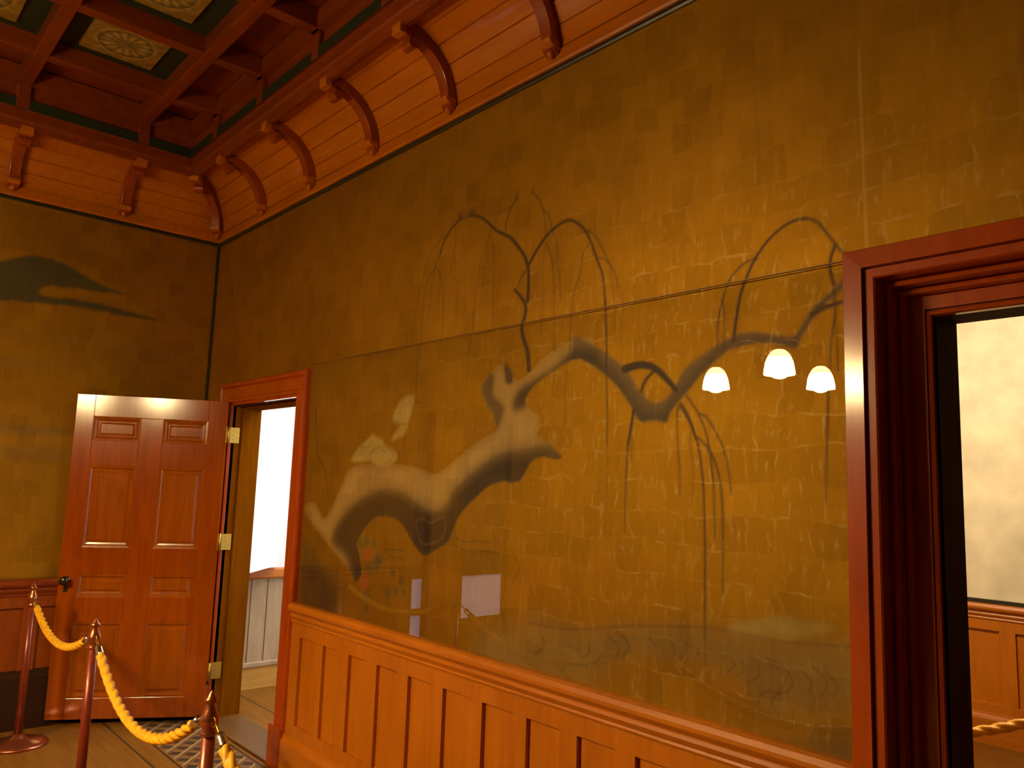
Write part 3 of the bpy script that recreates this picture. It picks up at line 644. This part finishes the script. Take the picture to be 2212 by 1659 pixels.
POLYS = {
 'body': ((2.059,1.062),(1.888,1.141),(1.558,1.312),(1.567,1.369),(1.667,1.373),(1.774,1.3),(1.896,1.442),(2.028,1.572),(2.454,1.581),(2.633,1.555),(2.733,1.543),(2.856,1.607),(2.991,1.674),(3.102,1.714),(3.11,1.732),(3.08,1.781),(3.04,1.82),(3.008,1.871),(3.005,1.909),(3.06,1.954),(3.105,1.981),(3.151,1.983),(3.161,1.964),(3.199,1.918),(3.235,1.91),(3.285,1.929),(3.35,1.976),(3.414,2.004),(3.491,2.029),(3.552,2.033),(3.615,2.031),(3.617,1.944),(3.554,1.964),(3.494,1.956),(3.417,1.924),(3.337,1.89),(3.289,1.853),(3.273,1.825),(3.309,1.788),(3.36,1.758),(3.365,1.723),(3.346,1.69),(3.411,1.666),(3.488,1.681),(3.492,1.676),(3.428,1.649),(3.475,1.616),(3.457,1.603),(3.382,1.611),(3.326,1.6),(3.294,1.566),(3.262,1.526),(3.22,1.514),(3.149,1.515),(3.069,1.493),(2.996,1.449),(2.93,1.404),(2.883,1.359),(2.856,1.314),(2.829,1.263),(2.758,1.226),(2.663,1.19),(2.605,1.214),(2.543,1.262),(2.479,1.311),(2.403,1.337),(2.301,1.338),(2.224,1.317),(2.149,1.256),(2.101,1.195),(2.135,1.141),(2.158,1.058),(2.107,1.017)),
 'branch': ((3.526,1.967),(3.569,1.96),(3.619,1.934),(3.681,1.893),(3.735,1.848),(3.774,1.806),(3.806,1.765),(3.837,1.725),(3.867,1.727),(3.896,1.728),(3.92,1.722),(3.943,1.721),(3.954,1.749),(3.987,1.784),(4.031,1.823),(4.084,1.873),(4.136,1.909),(4.166,1.928),(4.211,1.936),(4.263,1.939),(4.319,1.933),(4.359,1.918),(4.39,1.912),(4.397,1.936),(4.416,1.962),(4.442,1.996),(4.476,2.028),(4.53,2.067),(4.53,2.087),(4.493,2.057),(4.451,2.027),(4.417,1.991),(4.39,1.953),(4.364,1.944),(4.319,1.956),(4.235,1.973),(4.176,1.964),(4.115,1.94),(4.057,1.912),(4.008,1.884),(3.97,1.827),(3.947,1.8),(3.919,1.783),(3.884,1.785),(3.848,1.811),(3.817,1.843),(3.791,1.879),(3.759,1.911),(3.706,1.951),(3.645,1.989),(3.582,2.022),(3.524,2.045)),
 'dark': ((1.85,1.198),(1.941,1.316),(2.118,1.412),(2.289,1.457),(2.466,1.452),(2.588,1.409),(2.703,1.375),(2.808,1.405),(2.845,1.469),(2.951,1.539),(3.044,1.588),(3.161,1.624),(3.265,1.637),(3.42,1.641),(3.498,1.621),(3.484,1.584),(3.383,1.583),(3.343,1.566),(3.321,1.51),(3.247,1.48),(3.151,1.489),(3.088,1.47),(3.016,1.42),(2.951,1.381),(2.916,1.318),(2.88,1.255),(2.781,1.203),(2.665,1.162),(2.571,1.198),(2.508,1.253),(2.443,1.302),(2.354,1.317),(2.278,1.306),(2.204,1.252),(2.156,1.199),(2.189,1.145),(2.201,1.035),(2.111,.982),(2.059,1.062),(2.008,1.129),(1.9,1.165)),
 'knot': ((3.005,1.909),(3.06,1.957),(3.09,1.927),(3.084,1.866),(3.151,1.814),(3.145,1.766),(3.102,1.714),(3.08,1.781),(3.04,1.82),(3.008,1.871)),
 'slot': ((3.142,1.978),(3.16,1.979),(3.199,1.924),(3.187,1.896),(3.155,1.91)),
 'elbow': ((3.196,1.818),(3.228,1.869),(3.304,1.899),(3.417,1.938),(3.493,1.979),(3.568,1.988),(3.633,1.975),(3.635,1.927),(3.554,1.95),(3.494,1.942),(3.418,1.91),(3.338,1.873),(3.298,1.835),(3.283,1.807),(3.241,1.789),(3.206,1.793)),
 'hollow': ((2.594,1.33),(2.65,1.34),(2.696,1.323),(2.77,1.353),(2.796,1.348),(2.795,1.298),(2.755,1.264),(2.647,1.243),(2.609,1.292)),
 'branchdark': ((3.504,1.993),(3.569,1.992),(3.632,1.959),(3.707,1.911),(3.76,1.861),(3.799,1.81),(3.842,1.759),(3.896,1.747),(3.942,1.759),(3.976,1.803),(4.031,1.848),(4.084,1.891),(4.136,1.927),(4.186,1.945),(4.259,1.952),(4.328,1.944),(4.381,1.93),(4.399,1.969),(4.434,2.009),(4.476,2.04),(4.538,2.082),(4.537,2.05),(4.48,2.011),(4.451,1.982),(4.416,1.946),(4.403,1.89),(4.35,1.904),(4.263,1.922),(4.186,1.917),(4.136,1.891),(4.084,1.85),(4.009,1.783),(3.965,1.73),(3.943,1.703),(3.825,1.707),(3.774,1.777),(3.722,1.834),(3.668,1.879),(3.599,1.92),(3.505,1.945)),
 'heron1': ((2.51,1.898),(2.53,1.875),(2.515,1.834),(2.486,1.759),(2.465,1.725),(2.429,1.709),(2.356,1.69),(2.401,1.741),(2.424,1.762),(2.359,1.785),(2.374,1.834),(2.426,1.881)),
 'heron2': ((1.996,1.602),(2.016,1.617),(2.061,1.662),(2.168,1.712),(2.18,1.726),(2.236,1.71),(2.277,1.695),(2.307,1.666),(2.372,1.651),(2.413,1.615),(2.378,1.588),(2.277,1.573),(2.181,1.595),(2.055,1.591)),
 'lens': ((4.152,1.112),(4.279,1.158),(4.337,1.172),(4.397,1.168),(4.484,1.165),(4.396,1.131),(4.336,1.112)),
 'river': ((3.041,.915),(3.336,1.007),(3.552,1.018),(3.83,1.071),(4.042,1.098),(4.178,1.105),(4.373,1.111),(4.541,1.127),(4.538,.98),(4.371,.923),(4.258,.901),(4.229,.971),(4.071,1.002),(3.767,.961),(3.631,.85),(3.319,.831),(3.046,.826)),
 'bank': ((4.277,.831),(4.324,.851),(4.37,.85),(4.415,.885),(4.458,.9),(4.536,.911),(4.537,.784),(4.276,.789)),
 'hill2': ((3.343,1.053),(3.474,1.039),(3.581,1.038),(3.552,1.018),(3.336,1.007)),
}
BLOBS = {
 'red': ((2.205,1.152,.0361),(2.197,1.042,.0287),(2.191,1.004,.0251)),
 'green': ((2.189,1.209,.0328),(2.259,1.209,.025),(2.128,1.199,.0297),(2.22,1.107,.0359),(2.295,1.145,.0281),(2.214,.981,.0356),(2.458,1.015,.0231),(2.278,1.122,.0317)),
 'leaf': ((2.428,1.092,.0215),(2.386,1.002,.0243),(2.498,1.064,.0262),(2.221,.91,.024),(2.315,1.136,.0279),(2.521,1.018,.0194),(1.807,.932,.0877),(1.826,.879,.0711),(1.69,.998,.0497)),
 'pale': ((2.984,1.109,.067),(2.881,1.111,.0637),(2.693,.992,.0733)),
}
HILL = ((-1.302,2.727),(-1.211,2.776),(-1.091,2.809),(-.934,2.778),(-.767,2.707),(-.581,2.657),(-.788,2.648),(-1.023,2.632),(-1.082,2.591),(-1.041,2.564),(-.782,2.576),(-.38,2.53),(-.496,2.516),(-.909,2.523),(-1.278,2.496),(-1.416,2.493),(-1.621,2.562),(-1.433,2.656))
class Paint:
    """a sheet of pigments laid on a wall-coordinate grid; alpha = cover over the gold leaf"""
    def __init__(s, us, vs, base):
        s.u, s.v = us, vs; s.U, s.V = np.meshgrid(us, vs); s.rgb = np.ones(s.U.shape+(3,))*np.array(base); s.a = np.zeros(s.U.shape)
    def lay(s, mask, col, k=1.0, cover=1.0):
        q = np.clip(mask*k, 0, 1)[..., None]; s.rgb = s.rgb*(1-q)+np.array(col)*q
        s.a = np.maximum(s.a*(1-q[...,0]), 0)+q[...,0]*cover
    def poly(s, pts):
        P = smooth_closed(pts); ins = np.zeros(s.U.shape, bool); n = len(P)
        for i in range(n):
            (x0,y0), (x1,y1) = P[i], P[(i+1)%n]
            if y0 == y1: continue
            c = ((y0 > s.V) != (y1 > s.V)) & (s.U < (x1-x0)*(s.V-y0)/(y1-y0)+x0); ins ^= c
        return ins.astype(float)
    def blur(s, m, r):
        for ax, g in ((1, s.u), (0, s.v)):
            d = abs(g[len(g)//2+1]-g[len(g)//2]); k = max(1, int(r/d*2.5)); x = np.arange(-k, k+1)*d
            w = np.exp(-x*x/(2*r*r)); w /= w.sum()
            m = np.apply_along_axis(lambda a: np.convolve(np.pad(a, k, mode='edge'), w, 'valid'), ax, m)
        return m
    def stroke(s, pts, w0, w1, soft=.0035):
        P = smooth_open(pts); L = [0]
        for i in range(1, len(P)): L.append(L[-1]+math.hypot(P[i][0]-P[i-1][0], P[i][1]-P[i-1][1]))
        out = np.zeros(s.U.shape); mg = max(w0, w1)+.02
        for i in range(len(P)-1):
            (x0,y0), (x1,y1) = P[i], P[i+1]
            i0, i1 = np.searchsorted(s.u, (min(x0,x1)-mg, max(x0,x1)+mg)); j0, j1 = np.searchsorted(s.v, (min(y0,y1)-mg, max(y0,y1)+mg))
            if i1 <= i0 or j1 <= j0: continue
            X, Y = s.U[j0:j1, i0:i1], s.V[j0:j1, i0:i1]; dx, dy = x1-x0, y1-y0
            t = np.clip(((X-x0)*dx+(Y-y0)*dy)/max(1e-9, dx*dx+dy*dy), 0, 1)
            d = np.hypot(X-x0-t*dx, Y-y0-t*dy); w = (w0+(w1-w0)*(L[i]+(L[i+1]-L[i])*t)/L[-1])/2
            k = np.clip((w+soft-d)/(2*soft), 0, 1)*np.minimum(1, (2*w+.002)/.005)
            out[j0:j1, i0:i1] = np.maximum(out[j0:j1, i0:i1], k)
        return out
    def dot(s, x, y, r): return np.exp(-((s.U-x)**2+(s.V-y)**2)/(r*r*.7))
def smooth_open(P, n=6):
    P = [P[0]]+list(P)+[P[-1]]; o = []
    for i in range(1, len(P)-2):
        a, b, c, d = [np.array(q) for q in P[i-1:i+3]]
        for k in range(n):
            t = k/n; o.append(tuple(.5*((2*b)+(c-a)*t+(2*a-5*b+4*c-d)*t*t+(3*b-a-3*c+d)*t**3)))
    return o+[tuple(P[-1])]
def smooth_closed(P, n=4):
    o = []; m = len(P)
    for i in range(m):
        a, b, c, d = [np.array(P[(i+j) % m]) for j in (-1, 0, 1, 2)]
        for k in range(n):
            t = k/n; o.append(tuple(.5*((2*b)+(c-a)*t+(2*a-5*b+4*c-d)*t*t+(3*b-a-3*c+d)*t**3)))
    return o
BASE = (.42,.214,.010)
INK, BARK, DARKBARK, PALE = (.060,.028,.007), (.085,.047,.019), (.040,.020,.006), (.58,.42,.19)
def grid_sheet(p, place, name, keep=None):
    nu, nv = len(p.u), len(p.v)
    v = [place(a, b) for b in p.v for a in p.u]
    idx = np.arange(nu*nv).reshape(nv, nu); F = np.stack([idx[:-1,:-1], idx[:-1,1:], idx[1:,1:], idx[1:,:-1]], -1)
    if keep is not None:
        cu = (p.u[:-1]+p.u[1:])/2; cv = (p.v[:-1]+p.v[1:])/2; CU, CV = np.meshgrid(cu, cv); F = F[keep(CU, CV)]
    F = F.reshape(-1, 4)
    me = bpy.data.meshes.new(name); me.vertices.add(nu*nv); me.vertices.foreach_set('co', np.array(v, dtype=np.float32).ravel())
    me.loops.add(F.size); me.loops.foreach_set('vertex_index', F.ravel().astype(np.int32))
    me.polygons.add(len(F)); me.polygons.foreach_set('loop_start', np.arange(0, F.size, 4, dtype=np.int32))
    me.update(calc_edges=True)
    at = me.color_attributes.new('paint', 'FLOAT_COLOR', 'POINT')
    at.data.foreach_set('color', np.concatenate([p.rgb, p.a[..., None]], -1).astype(np.float32).ravel())
    me.materials.append(GOLDP); o = bpy.data.objects.new(name, me); COL.objects.link(o); return o
def willow_mural():
    st = .005
    us = np.unique(np.round(np.concatenate([np.arange(.0, 1.54, .06), [D1[0]-.12, D1[1]+.12], np.arange(1.54, 4.602, st), [4.60], np.arange(4.62, RX, .06), [RX]]), 4))
    vs = np.unique(np.round(np.concatenate([np.arange(ZR-.02, 2.66, st), np.arange(2.7, ZC-.02, .06), [ZC-.02]]), 4))
    p = Paint(us, vs, BASE)
    # river, banks
    p.lay(p.blur(p.poly(POLYS['river']), .03), (.27,.185,.07), .62, .85)
    p.lay(p.blur(p.poly(POLYS['hill2']), .02), (.16,.125,.045), .45, .8)
    p.lay(p.blur(p.poly(POLYS['lens']), .010), (.50,.36,.10), .75, .9)
    p.lay(p.blur(p.poly(POLYS['bank']), .02), (.15,.10,.02), .75, .8)
    for x, y, r in BLOBS['leaf']: p.lay(p.dot(x, y, r*1.1), (.075,.05,.016), .8)
    for x, y, r in BLOBS['green']: p.lay(p.dot(x, y, r*1.2), (.075,.075,.022), .8)
    p.lay(p.blur(p.poly(((1.50,1.16),(1.65,1.13),(1.861,1.05),(1.983,.98),(1.992,.9),(1.922,.83),(1.50,.82))), .045), (.05,.026,.008), .8)
    # joints of the paper sheets
    for pts, w, c, k in (([(4.581,2.70),(4.589,2.14)], .006, (.60,.40,.10), .6), ([(4.25,3.05),(4.265,2.7),(4.275,2.5)], .007, (.20,.10,.012), .45), ([(4.087,1.36),(4.088,1.0)], .006, (.16,.09,.02), .55)):
        p.lay(p.stroke(pts, w, w), c, k)
    # trunk and the great branch
    body = p.poly(POLYS['body']); br = p.poly(POLYS['branch'])
    soft = np.maximum(p.blur(body, .028)*.9, 0)
    p.lay(np.maximum(body*.75, 0)*np.clip(soft*1.3-.15, 0, 1), PALE, .9, .85)
    p.lay(p.blur(br, .006), (.22,.145,.068), .9, .9)
    whole = p.blur(np.maximum(body, br), .003)
    p.lay(p.blur(p.poly(POLYS['dark']), .030)*whole, DARKBARK, 1.05)
    p.lay(p.blur(p.poly(POLYS['dark']), .012)*whole, (.05,.026,.008), .45)
    p.lay(p.blur(p.poly(POLYS['branchdark']), .020)*whole, BARK, 1.0)
    p.lay(p.blur(p.poly(POLYS['elbow']), .014)*whole, (.075,.042,.014), 1.0)
    p.lay(p.blur(p.poly(POLYS['knot']), .012)*whole, (.085,.05,.018), .9)
    p.lay(p.dot(2.98, 1.70, .02), (.04,.02,.008), .0)
    p.lay(p.blur(p.poly(POLYS['slot']), .006), (.06,.034,.012), .95)
    hol = p.poly(POLYS['hollow']); hb = p.blur(hol, .009)
    p.lay(np.clip(1-abs(hb-.35)/.3, 0, 1), (.20,.12,.065), .8); p.lay(p.blur(hol, .004), (.04,.018,.007), .95)
    for pts, w0, w1, k in STROKES: p.lay(p.stroke(pts, w0, w1), INK, k)
    for n in ('heron1', 'heron2'): p.lay(p.blur(p.poly(POLYS[n]), .007), (.60,.47,.17), .68, .95)
    p.lay(p.blur(p.poly(POLYS['heron2']), .03)*p.blur(p.poly(POLYS['heron2']), .006), (.46,.35,.11), .4)
    for pts, w in (([(2.36,1.781),(2.424,1.769),(2.491,1.766)], .012), ([(2.181,1.595),(2.19,1.638),(2.267,1.666),(2.36,1.644),(2.376,1.609),(2.315,1.581)], .009), ([(2.075,1.669),(2.146,1.661),(2.184,1.689)], .008), ([(2.269,1.652),(2.322,1.637)], .010)):
        p.lay(p.stroke(pts, w, w*.6, .006), (.26,.17,.05), .75)
    for x, y, r in BLOBS['red']: p.lay(p.dot(x, y, r*1.1), (.42,.06,.012), .95)
    o = grid_sheet(p, lambda a, b: (a, -.004, b), 'willow_mural',
        lambda U, V: ~((U > D1[0]-.13) & (U < D1[1]+.13) & (V < 2.08)) & ~((U > 4.60) & (U < 5.84) & (V < 2.09)))
    tag(o, 'gold leaf wall painting of an old willow leaning over a river with white herons', 'mural')
willow_mural()
def hill_mural():
    us = np.arange(-2.26+.32, -.004, .01); vs = np.arange(.86, ZC-.02, .01)
    us = np.round(np.arange(-1.735, -.003, .01), 4)
    p = Paint(us, vs, BASE)
    p.lay(p.blur(p.poly(HILL), .007), (.050,.046,.016), .95)
    for y0, y1, z, h, k in ((-1.8,-.75,1.735,.035,.55), (-1.5,-.6,1.60,.05,.4), (-1.8,-.9,2.14,.03,.3), (-1.3,-.1,2.30,.05,.2)):
        p.lay(np.exp(-((p.V-z)/h)**2)/(1+np.exp(-(p.U-y0)/.05))/(1+np.exp((p.U-y1)/.06)), (.17,.10,.02), k)
    o = grid_sheet(p, lambda a, b: (.004, a, b), 'hill_mural')
    tag(o, 'gold leaf wall painting of dark hills on the left wall beside the corner', 'mural')
hill_mural()
# paper seams and the protecting pane
struct(MB().box((0,-.02,.86), (.014,-.0,ZC-.02)).box((0,-.0,.86),(.02,-.014,ZC-.02)), 'trim_50', BLACKT, 'thin dark strip in the corner of the two murals')
g = MB().box((1.552, -.028, ZR+.004), (4.566, -.022, ZG)).build('glass_pane', GLASS)
MB().box((1.552, -.029, ZG-.001), (4.566, -.021, ZG+.0015)).build('top_edge', EDGE, g)
tag(g, 'clear protective glass pane in front of the willow mural, mirroring three lamps', 'glass pane')

# ------------------------------------------------------------------ rope barrier
def stanchion(x, y, lab, name_group='rope stanchions guarding the mural', H=.87):
    t = empty('rope_stanchion', (x, y, 0)); tag(t, lab, 'stanchion', name_group)
    MB().lathe([(.15,0),(.152,.006),(.148,.014),(.12,.022),(.06,.034),(.035,.045),(.026,.06)], n=40).build('base', COPPER, t)
    MB().lathe([(.021,.05),(.0195,H-.13)], n=20).build('pole', POLE, t)
    z = H-.13
    MB().lathe([(.020,z),(.025,z+.004),(.025,z+.012),(.019,z+.018),(.024,z+.028),(.0285,z+.042),(.026,z+.056),(.018,z+.074),(.0125,z+.088),(.012,z+.094),(.020,z+.098),(.0215,z+.103),(.0145,z+.109),(.010,z+.117),(.004,z+.126),(.0015,z+.13)], n=24).build('finial', COPPER, t)
    for s in (-1, 1):
        pts = [(s*(.019+.012*(1-math.cos(a))), .0, H-.085+.013*math.sin(a)) for a in [math.pi*2*i/14 for i in range(15)]]
        MB().tube(pts, .0026, 8).build('ring', BRASS, t)
    return t
def rope(a, b, sag, lab, group='gold cords of the rope barrier', ferr=True):
    a, b = Vector(a), Vector(b); n = 110
    pts = [a.lerp(b, i/n) - Vector((0,0,sag*4*(i/n)*(1-i/n))) for i in range(n+1)]
    L = sum((pts[i+1]-pts[i]).length for i in range(n)); acc = [0]
    for i in range(n): acc.append(acc[-1]+(pts[i+1]-pts[i]).length)
    t = empty('barrier_rope', a); tag(t, lab, 'rope', group)
    loc = [q-a for q in pts]
    fl, hk = .075, .028
    body = [q for q, s in zip(loc, acc) if fl+hk-.012 <= s <= L-fl-hk+.012]
    dense = []
    for i in range(len(body)-1):
        for k in range(4): dense.append(body[i].lerp(body[i+1], k/4))
    dense.append(body[-1])
    MB().tube(dense, .0165, 20, twist=(3, 17, .26)).build('cord', ROPEM, t)
    for e in (0, 1):
        seq = [q for q, s in zip(loc, acc) if hk <= (s if e == 0 else L-s) <= fl+hk]
        MB().tube(seq, .0145, 18).build('ferrule', STEEL, t)
        seq = [q for q, s in zip(loc, acc) if (s if e == 0 else L-s) <= hk+.015]
        MB().tube(seq, .0042, 8).build('hook', BRASS, t)
    return t
S = [(.33,-1.0), (1.67,-1.02), (3.09,-1.06), (4.43,-1.10)]
for (x, y), lab in zip(S, ('farthest copper and maroon rope stanchion, beside the open door with its round base in view', 'middle rope stanchion with copper finial, in front of the open door',
                           'nearest visible rope stanchion, only its copper finial and upper pole showing by the narrow doorway', 'rope stanchion just below the bottom edge of the photo')): stanchion(x, y, lab)
for i, (sag, lab) in enumerate(((.13,'thin far gold cord hanging between the two stanchions before the open door'), (.20,'long gold cord swagging from the middle stanchion to the nearest one'), (.20,'near gold cord with a bright steel ferrule leaving the bottom of the photo'))):
    (xa, ya), (xb, yb) = S[i], S[i+1]; dx, dy = xb-xa, yb-ya; q = math.hypot(dx, dy); dx /= q; dy /= q
    rope((xa+dx*.052, ya+dy*.052, .785), (xb-dx*.052, yb-dy*.052, .785), sag, lab)

# ------------------------------------------------------------------ hallway behind the narrow doorway
def hallway():
    xl = -.10; far = 2.3
    m = MB().box((xl-.1, WT, 0), (xl, far, 3.0)).box((xl, far, 0), (2.75, far+.1, 3.0)).box((2.65, WT, 0), (2.75, far, 3.0))
    struct(m, 'wall_hall', WHITE, 'bright white hallway wall seen through the narrow doorway')
    struct(MB().box((xl-.1, WT, 3.0), (.25, far+.1, 3.1)).box((1.75, WT, 3.0), (2.75, far+.1, 3.1)).box((.25, WT, 3.0), (1.75, .75, 3.1)).box((.25, 2.05, 3.0), (1.75, far+.1, 3.1)), 'ceiling_hall', WHITE)
    struct(MB().box((D1[1]+.02, WT, 0), (2.65, WT+.012, 3.0)), 'wall_hallback', WHITE)
    m = MB()
    m.box((xl, WT, .16), (xl+.012, far, .77))
    y = WT+.02
    while y < far:
        m.box((xl+.012, y+.006, .16), (xl+.020, min(far, y+.118), .77)); y += .124
    struct(m, 'wainscot', HALLWOOD, 'pale boarded wainscot of the hallway')
    struct(MB().box((xl, WT, .15), (xl+.035, far, .185)), 'baseboard_hall', HALLWOOD, 'pale moulding along the foot of the hallway wainscot', .006)
    struct(MB().box((xl, WT, 0), (xl+.022, far, .15)), 'trim_60', YELLOWB, 'yellowish baseboard of the hallway')
    struct(MB().box((xl, WT, .77), (xl+.045, far, .845)), 'trim_61', WOOD_Y, 'orange wooden rail on the hallway wainscot', .012)
    w = struct(MB().box((.25, .75, 3.02), (1.75, 2.05, 3.04)), 'window_1', glow('added_daylight_pane', (1,.985,.96), HALL_L), 'added unseen skylight that brightens the hallway')  # added overhead to light the hall while sparing the door jamb
    f = MB()
    for x in (.25, 1.0, 1.75): f.box((x-.02, .75, 2.985), (x+.02, 2.05, 3.02))
    for y in (.75, 2.05): f.box((.25, y-.02, 2.985), (1.75, y+.02, 3.02))
    f.build('window_frame', HALLWOOD, w)
    # tall white notice board standing near the wall
    A, B = Vector((.30, .281)), Vector((-.055, .637)); d = (B-A).normalized(); n = Vector((-d.y, d.x)); A = A - d*.10
    if n.x < 0: n = -n
    q = [A, B, B-n*.012, A-n*.012]
    m = MB().add([(*v, .863) for v in q]+[(*v, 1.53) for v in q], [(0,1,2,3),(4,5,6,7),(0,1,5,4),(1,2,6,5),(2,3,7,6),(3,0,4,7)])
    t = m.build('notice_board', BOARDW); tag(t, 'blank white notice board glaring in the hallway beyond the narrow doorway', 'notice board')
    lg = A+d*.03-n*.02
    MB().tube([(lg.x, lg.y, .0), (lg.x, lg.y, 1.2)], .008, 10).build('support_leg', STEEL, t)
hallway()

# ------------------------------------------------------------------ next room behind the large doorway
def next_room():
    yb = 3.72; x0 = 2.95
    struct(MB().box((x0, yb, 0), (RX, yb+.1, 3.4)), 'wall_nextback', NEXTGOLD, 'lit pale gold wall of the next room')
    struct(MB().box((x0-.1, WT+.013, 0), (x0, yb+.1, 3.4)), 'wall_nextleft', NEXTGOLD)
    struct(MB().box((RX, 0, 0), (RX+.1, yb+.1, 3.4)), 'wall_nextright', DARKWALL)
    struct(MB().box((x0, WT, 3.4), (RX, yb, 3.5)), 'ceiling_next', RED_Y)
    pn = [(x0+.04+.42*i, x0+.04+.42*i+.33) for i in range(10)]
    pn = [q for q in pn if q[1] < RX]
    m = wainscot('wainscot', x0, RX, lambda s,d,z:(s,yb-d,z), pn, WOOD_V, WOOD_X, 'orange panelled wainscot of the next room', zt=.86)
    struct(m, 'trim_70', WOOD_X, 'orange rail on the next room wainscot')
    struct(MB().box((x0, yb-.03, .86), (RX, yb, .885)), 'trim_71', BLACKT, 'dark strip above the next room wainscot')
    skirt('baseboard_next', x0, RX, lambda s,d,z:(s,yb-d,z), WOOD_X, None)
    grp = 'rope stanchions of the next room'
    stanchion(4.72, 1.30, 'rope stanchion of the next room hidden by the right edge of the photo', grp)
    stanchion(3.30, 1.30, 'rope stanchion of the next room hidden behind the mural wall', grp)
    rope((3.352,1.30,.785), (4.668,1.30,.800), .20, 'gold cord seen through the large doorway at the right edge')
    t = empty('hanging_lamp', (3.55, 2.0, 3.4)); tag(t, 'hanging lamp of the next room', 'lamp')
    MB().lathe([(.06,0),(.06,-.02),(.01,-.03),(.008,-.75),(.03,-.76)], n=20).build('rod', IRON, t)
    MB().lathe([(.03,-.75),(.09,-.78),(.13,-.84),(.145,-.9),(.10,-.93)], n=28).build('shade', glow('next_lamp', (1,.80,.52), NEXT_L), t)
next_room()

# ------------------------------------------------------------------ low daylight windows of the left wall (mirrored in the glass)
for i, (a, b, z0) in enumerate(((-1.855,-2.03,.16), (-2.365,-2.92,.32))):
    w = struct(MB().box((-.10, a, z0), (-.08, b, 2.1)), 'window_%d' % (i+2), glow('overcast_pane_%d' % i, (.62,.68,1.0), 1.0), None)
    f = MB()
    for y in (a, b): f.box((-.075, y-.018, z0), (-.02, y+.018, 2.1))
    for z in ((z0, .44, 2.1) if i == 0 else (z0, 2.1)): f.box((-.075, a, z-.015), (-.02, b, z+.015))
    f.build('window_frame', JAMBW, w)
    MB().box((-.07, a, .70), (-.055, b, 2.1)).build('blind', BLIND, w)

# ------------------------------------------------------------------ chandelier
def chandelier():
    c = Vector((2.52, -3.14)); zs = 2.36
    t = empty('chandelier', (c.x, c.y, 3.81)); tag(t, 'three-armed chandelier with glowing white bell shades in the middle of the room', 'chandelier')
    z = lambda v: v-3.81
    MB().lathe([(.09,z(3.70)),(.085,z(3.685)),(.04,z(3.665)),(.02,z(3.65)),(.011,z(3.64)),(.011,z(2.62)),(.03,z(2.60)),(.042,z(2.56)),(.03,z(2.51)),(.012,z(2.49)),(.02,z(2.47)),(.004,z(2.44))], n=24).build('rod', IRON, t)
    MB().lathe([(.05,z(3.773)),(.05,z(3.69))], n=20).build('canopy', IRON, t)
    for L in ((2.82,-2.74), (2.06,-3.15), (2.70,-3.54)):
        d = Vector(L)-c; e = d*1.0
        pts = [(d.x*.06, d.y*.06, z(2.57))]+[(d.x*s, d.y*s, z(2.57+.10*math.sin(math.pi*s)-.06*s)) for s in (.2,.35,.5,.65,.8,.92,1)]
        MB().tube(smooth3(pts), .0085, 10).build('arm', IRON, t)
        MB().lathe([(.012,z(2.52)),(.026,z(2.50)),(.032,z(2.46)),(.030,z(2.45))], (e.x, e.y, 0), 20).build('shade_holder', IRON, t)
        o = z(zs)
        sh = MB().lathe([(.014,o+.100),(.034,o+.095),(.052,o+.082),(.068,o+.062),(.081,o+.035),(.091,o+.002),(.097,o-.035),(.101,o-.07),(.098,o-.072),(.092,o-.03),(.080,o+.02),(.058,o+.06),(.02,o+.085)], (e.x, e.y, 0), 32).build('shade', SHADE_M, t)
        MB().lathe([(.010,o+.07),(.02,o+.04),(.045,o-.01),(.056,o-.045),(.054,o-.072),(.040,o-.090),(.006,o-.100)], (e.x, e.y, 0), 20).build('bulb', BULB_M, sh)
def smooth3(P, n=4):
    P = [Vector(q) for q in P]; P = [P[0]]+P+[P[-1]]; o = []
    for i in range(1, len(P)-2):
        a, b, c, d = P[i-1:i+3]
        for k in range(n):
            t = k/n; o.append(.5*((2*b)+(c-a)*t+(2*a-5*b+4*c-d)*t*t+(3*b-a-3*c+d)*t**3))
    return o+[P[-1]]
SHADE_M = glow('lit_glass_shade', LAMP, SHADE_L)   # upward faces made to emit less, to dim the ceiling and cove
nt = SHADE_M.node_tree; ge = nd(nt, 'ShaderNodeNewGeometry'); sx = nd(nt, 'ShaderNodeSeparateXYZ'); nt.links.new(ge.outputs['Normal'], sx.inputs[0])
mr = nd(nt, 'ShaderNodeMapRange'); mr.inputs[1].default_value = -.05; mr.inputs[2].default_value = .45; mr.inputs[3].default_value = SHADE_L; mr.inputs[4].default_value = SHADE_L*.12
nt.links.new(sx.outputs[2], mr.inputs[0]); nt.links.new(mr.outputs[0], nt.nodes['Principled BSDF'].inputs['Emission Strength'])
BULB_M = glow('lit_bulb', LAMP, BULB_L)
chandelier()
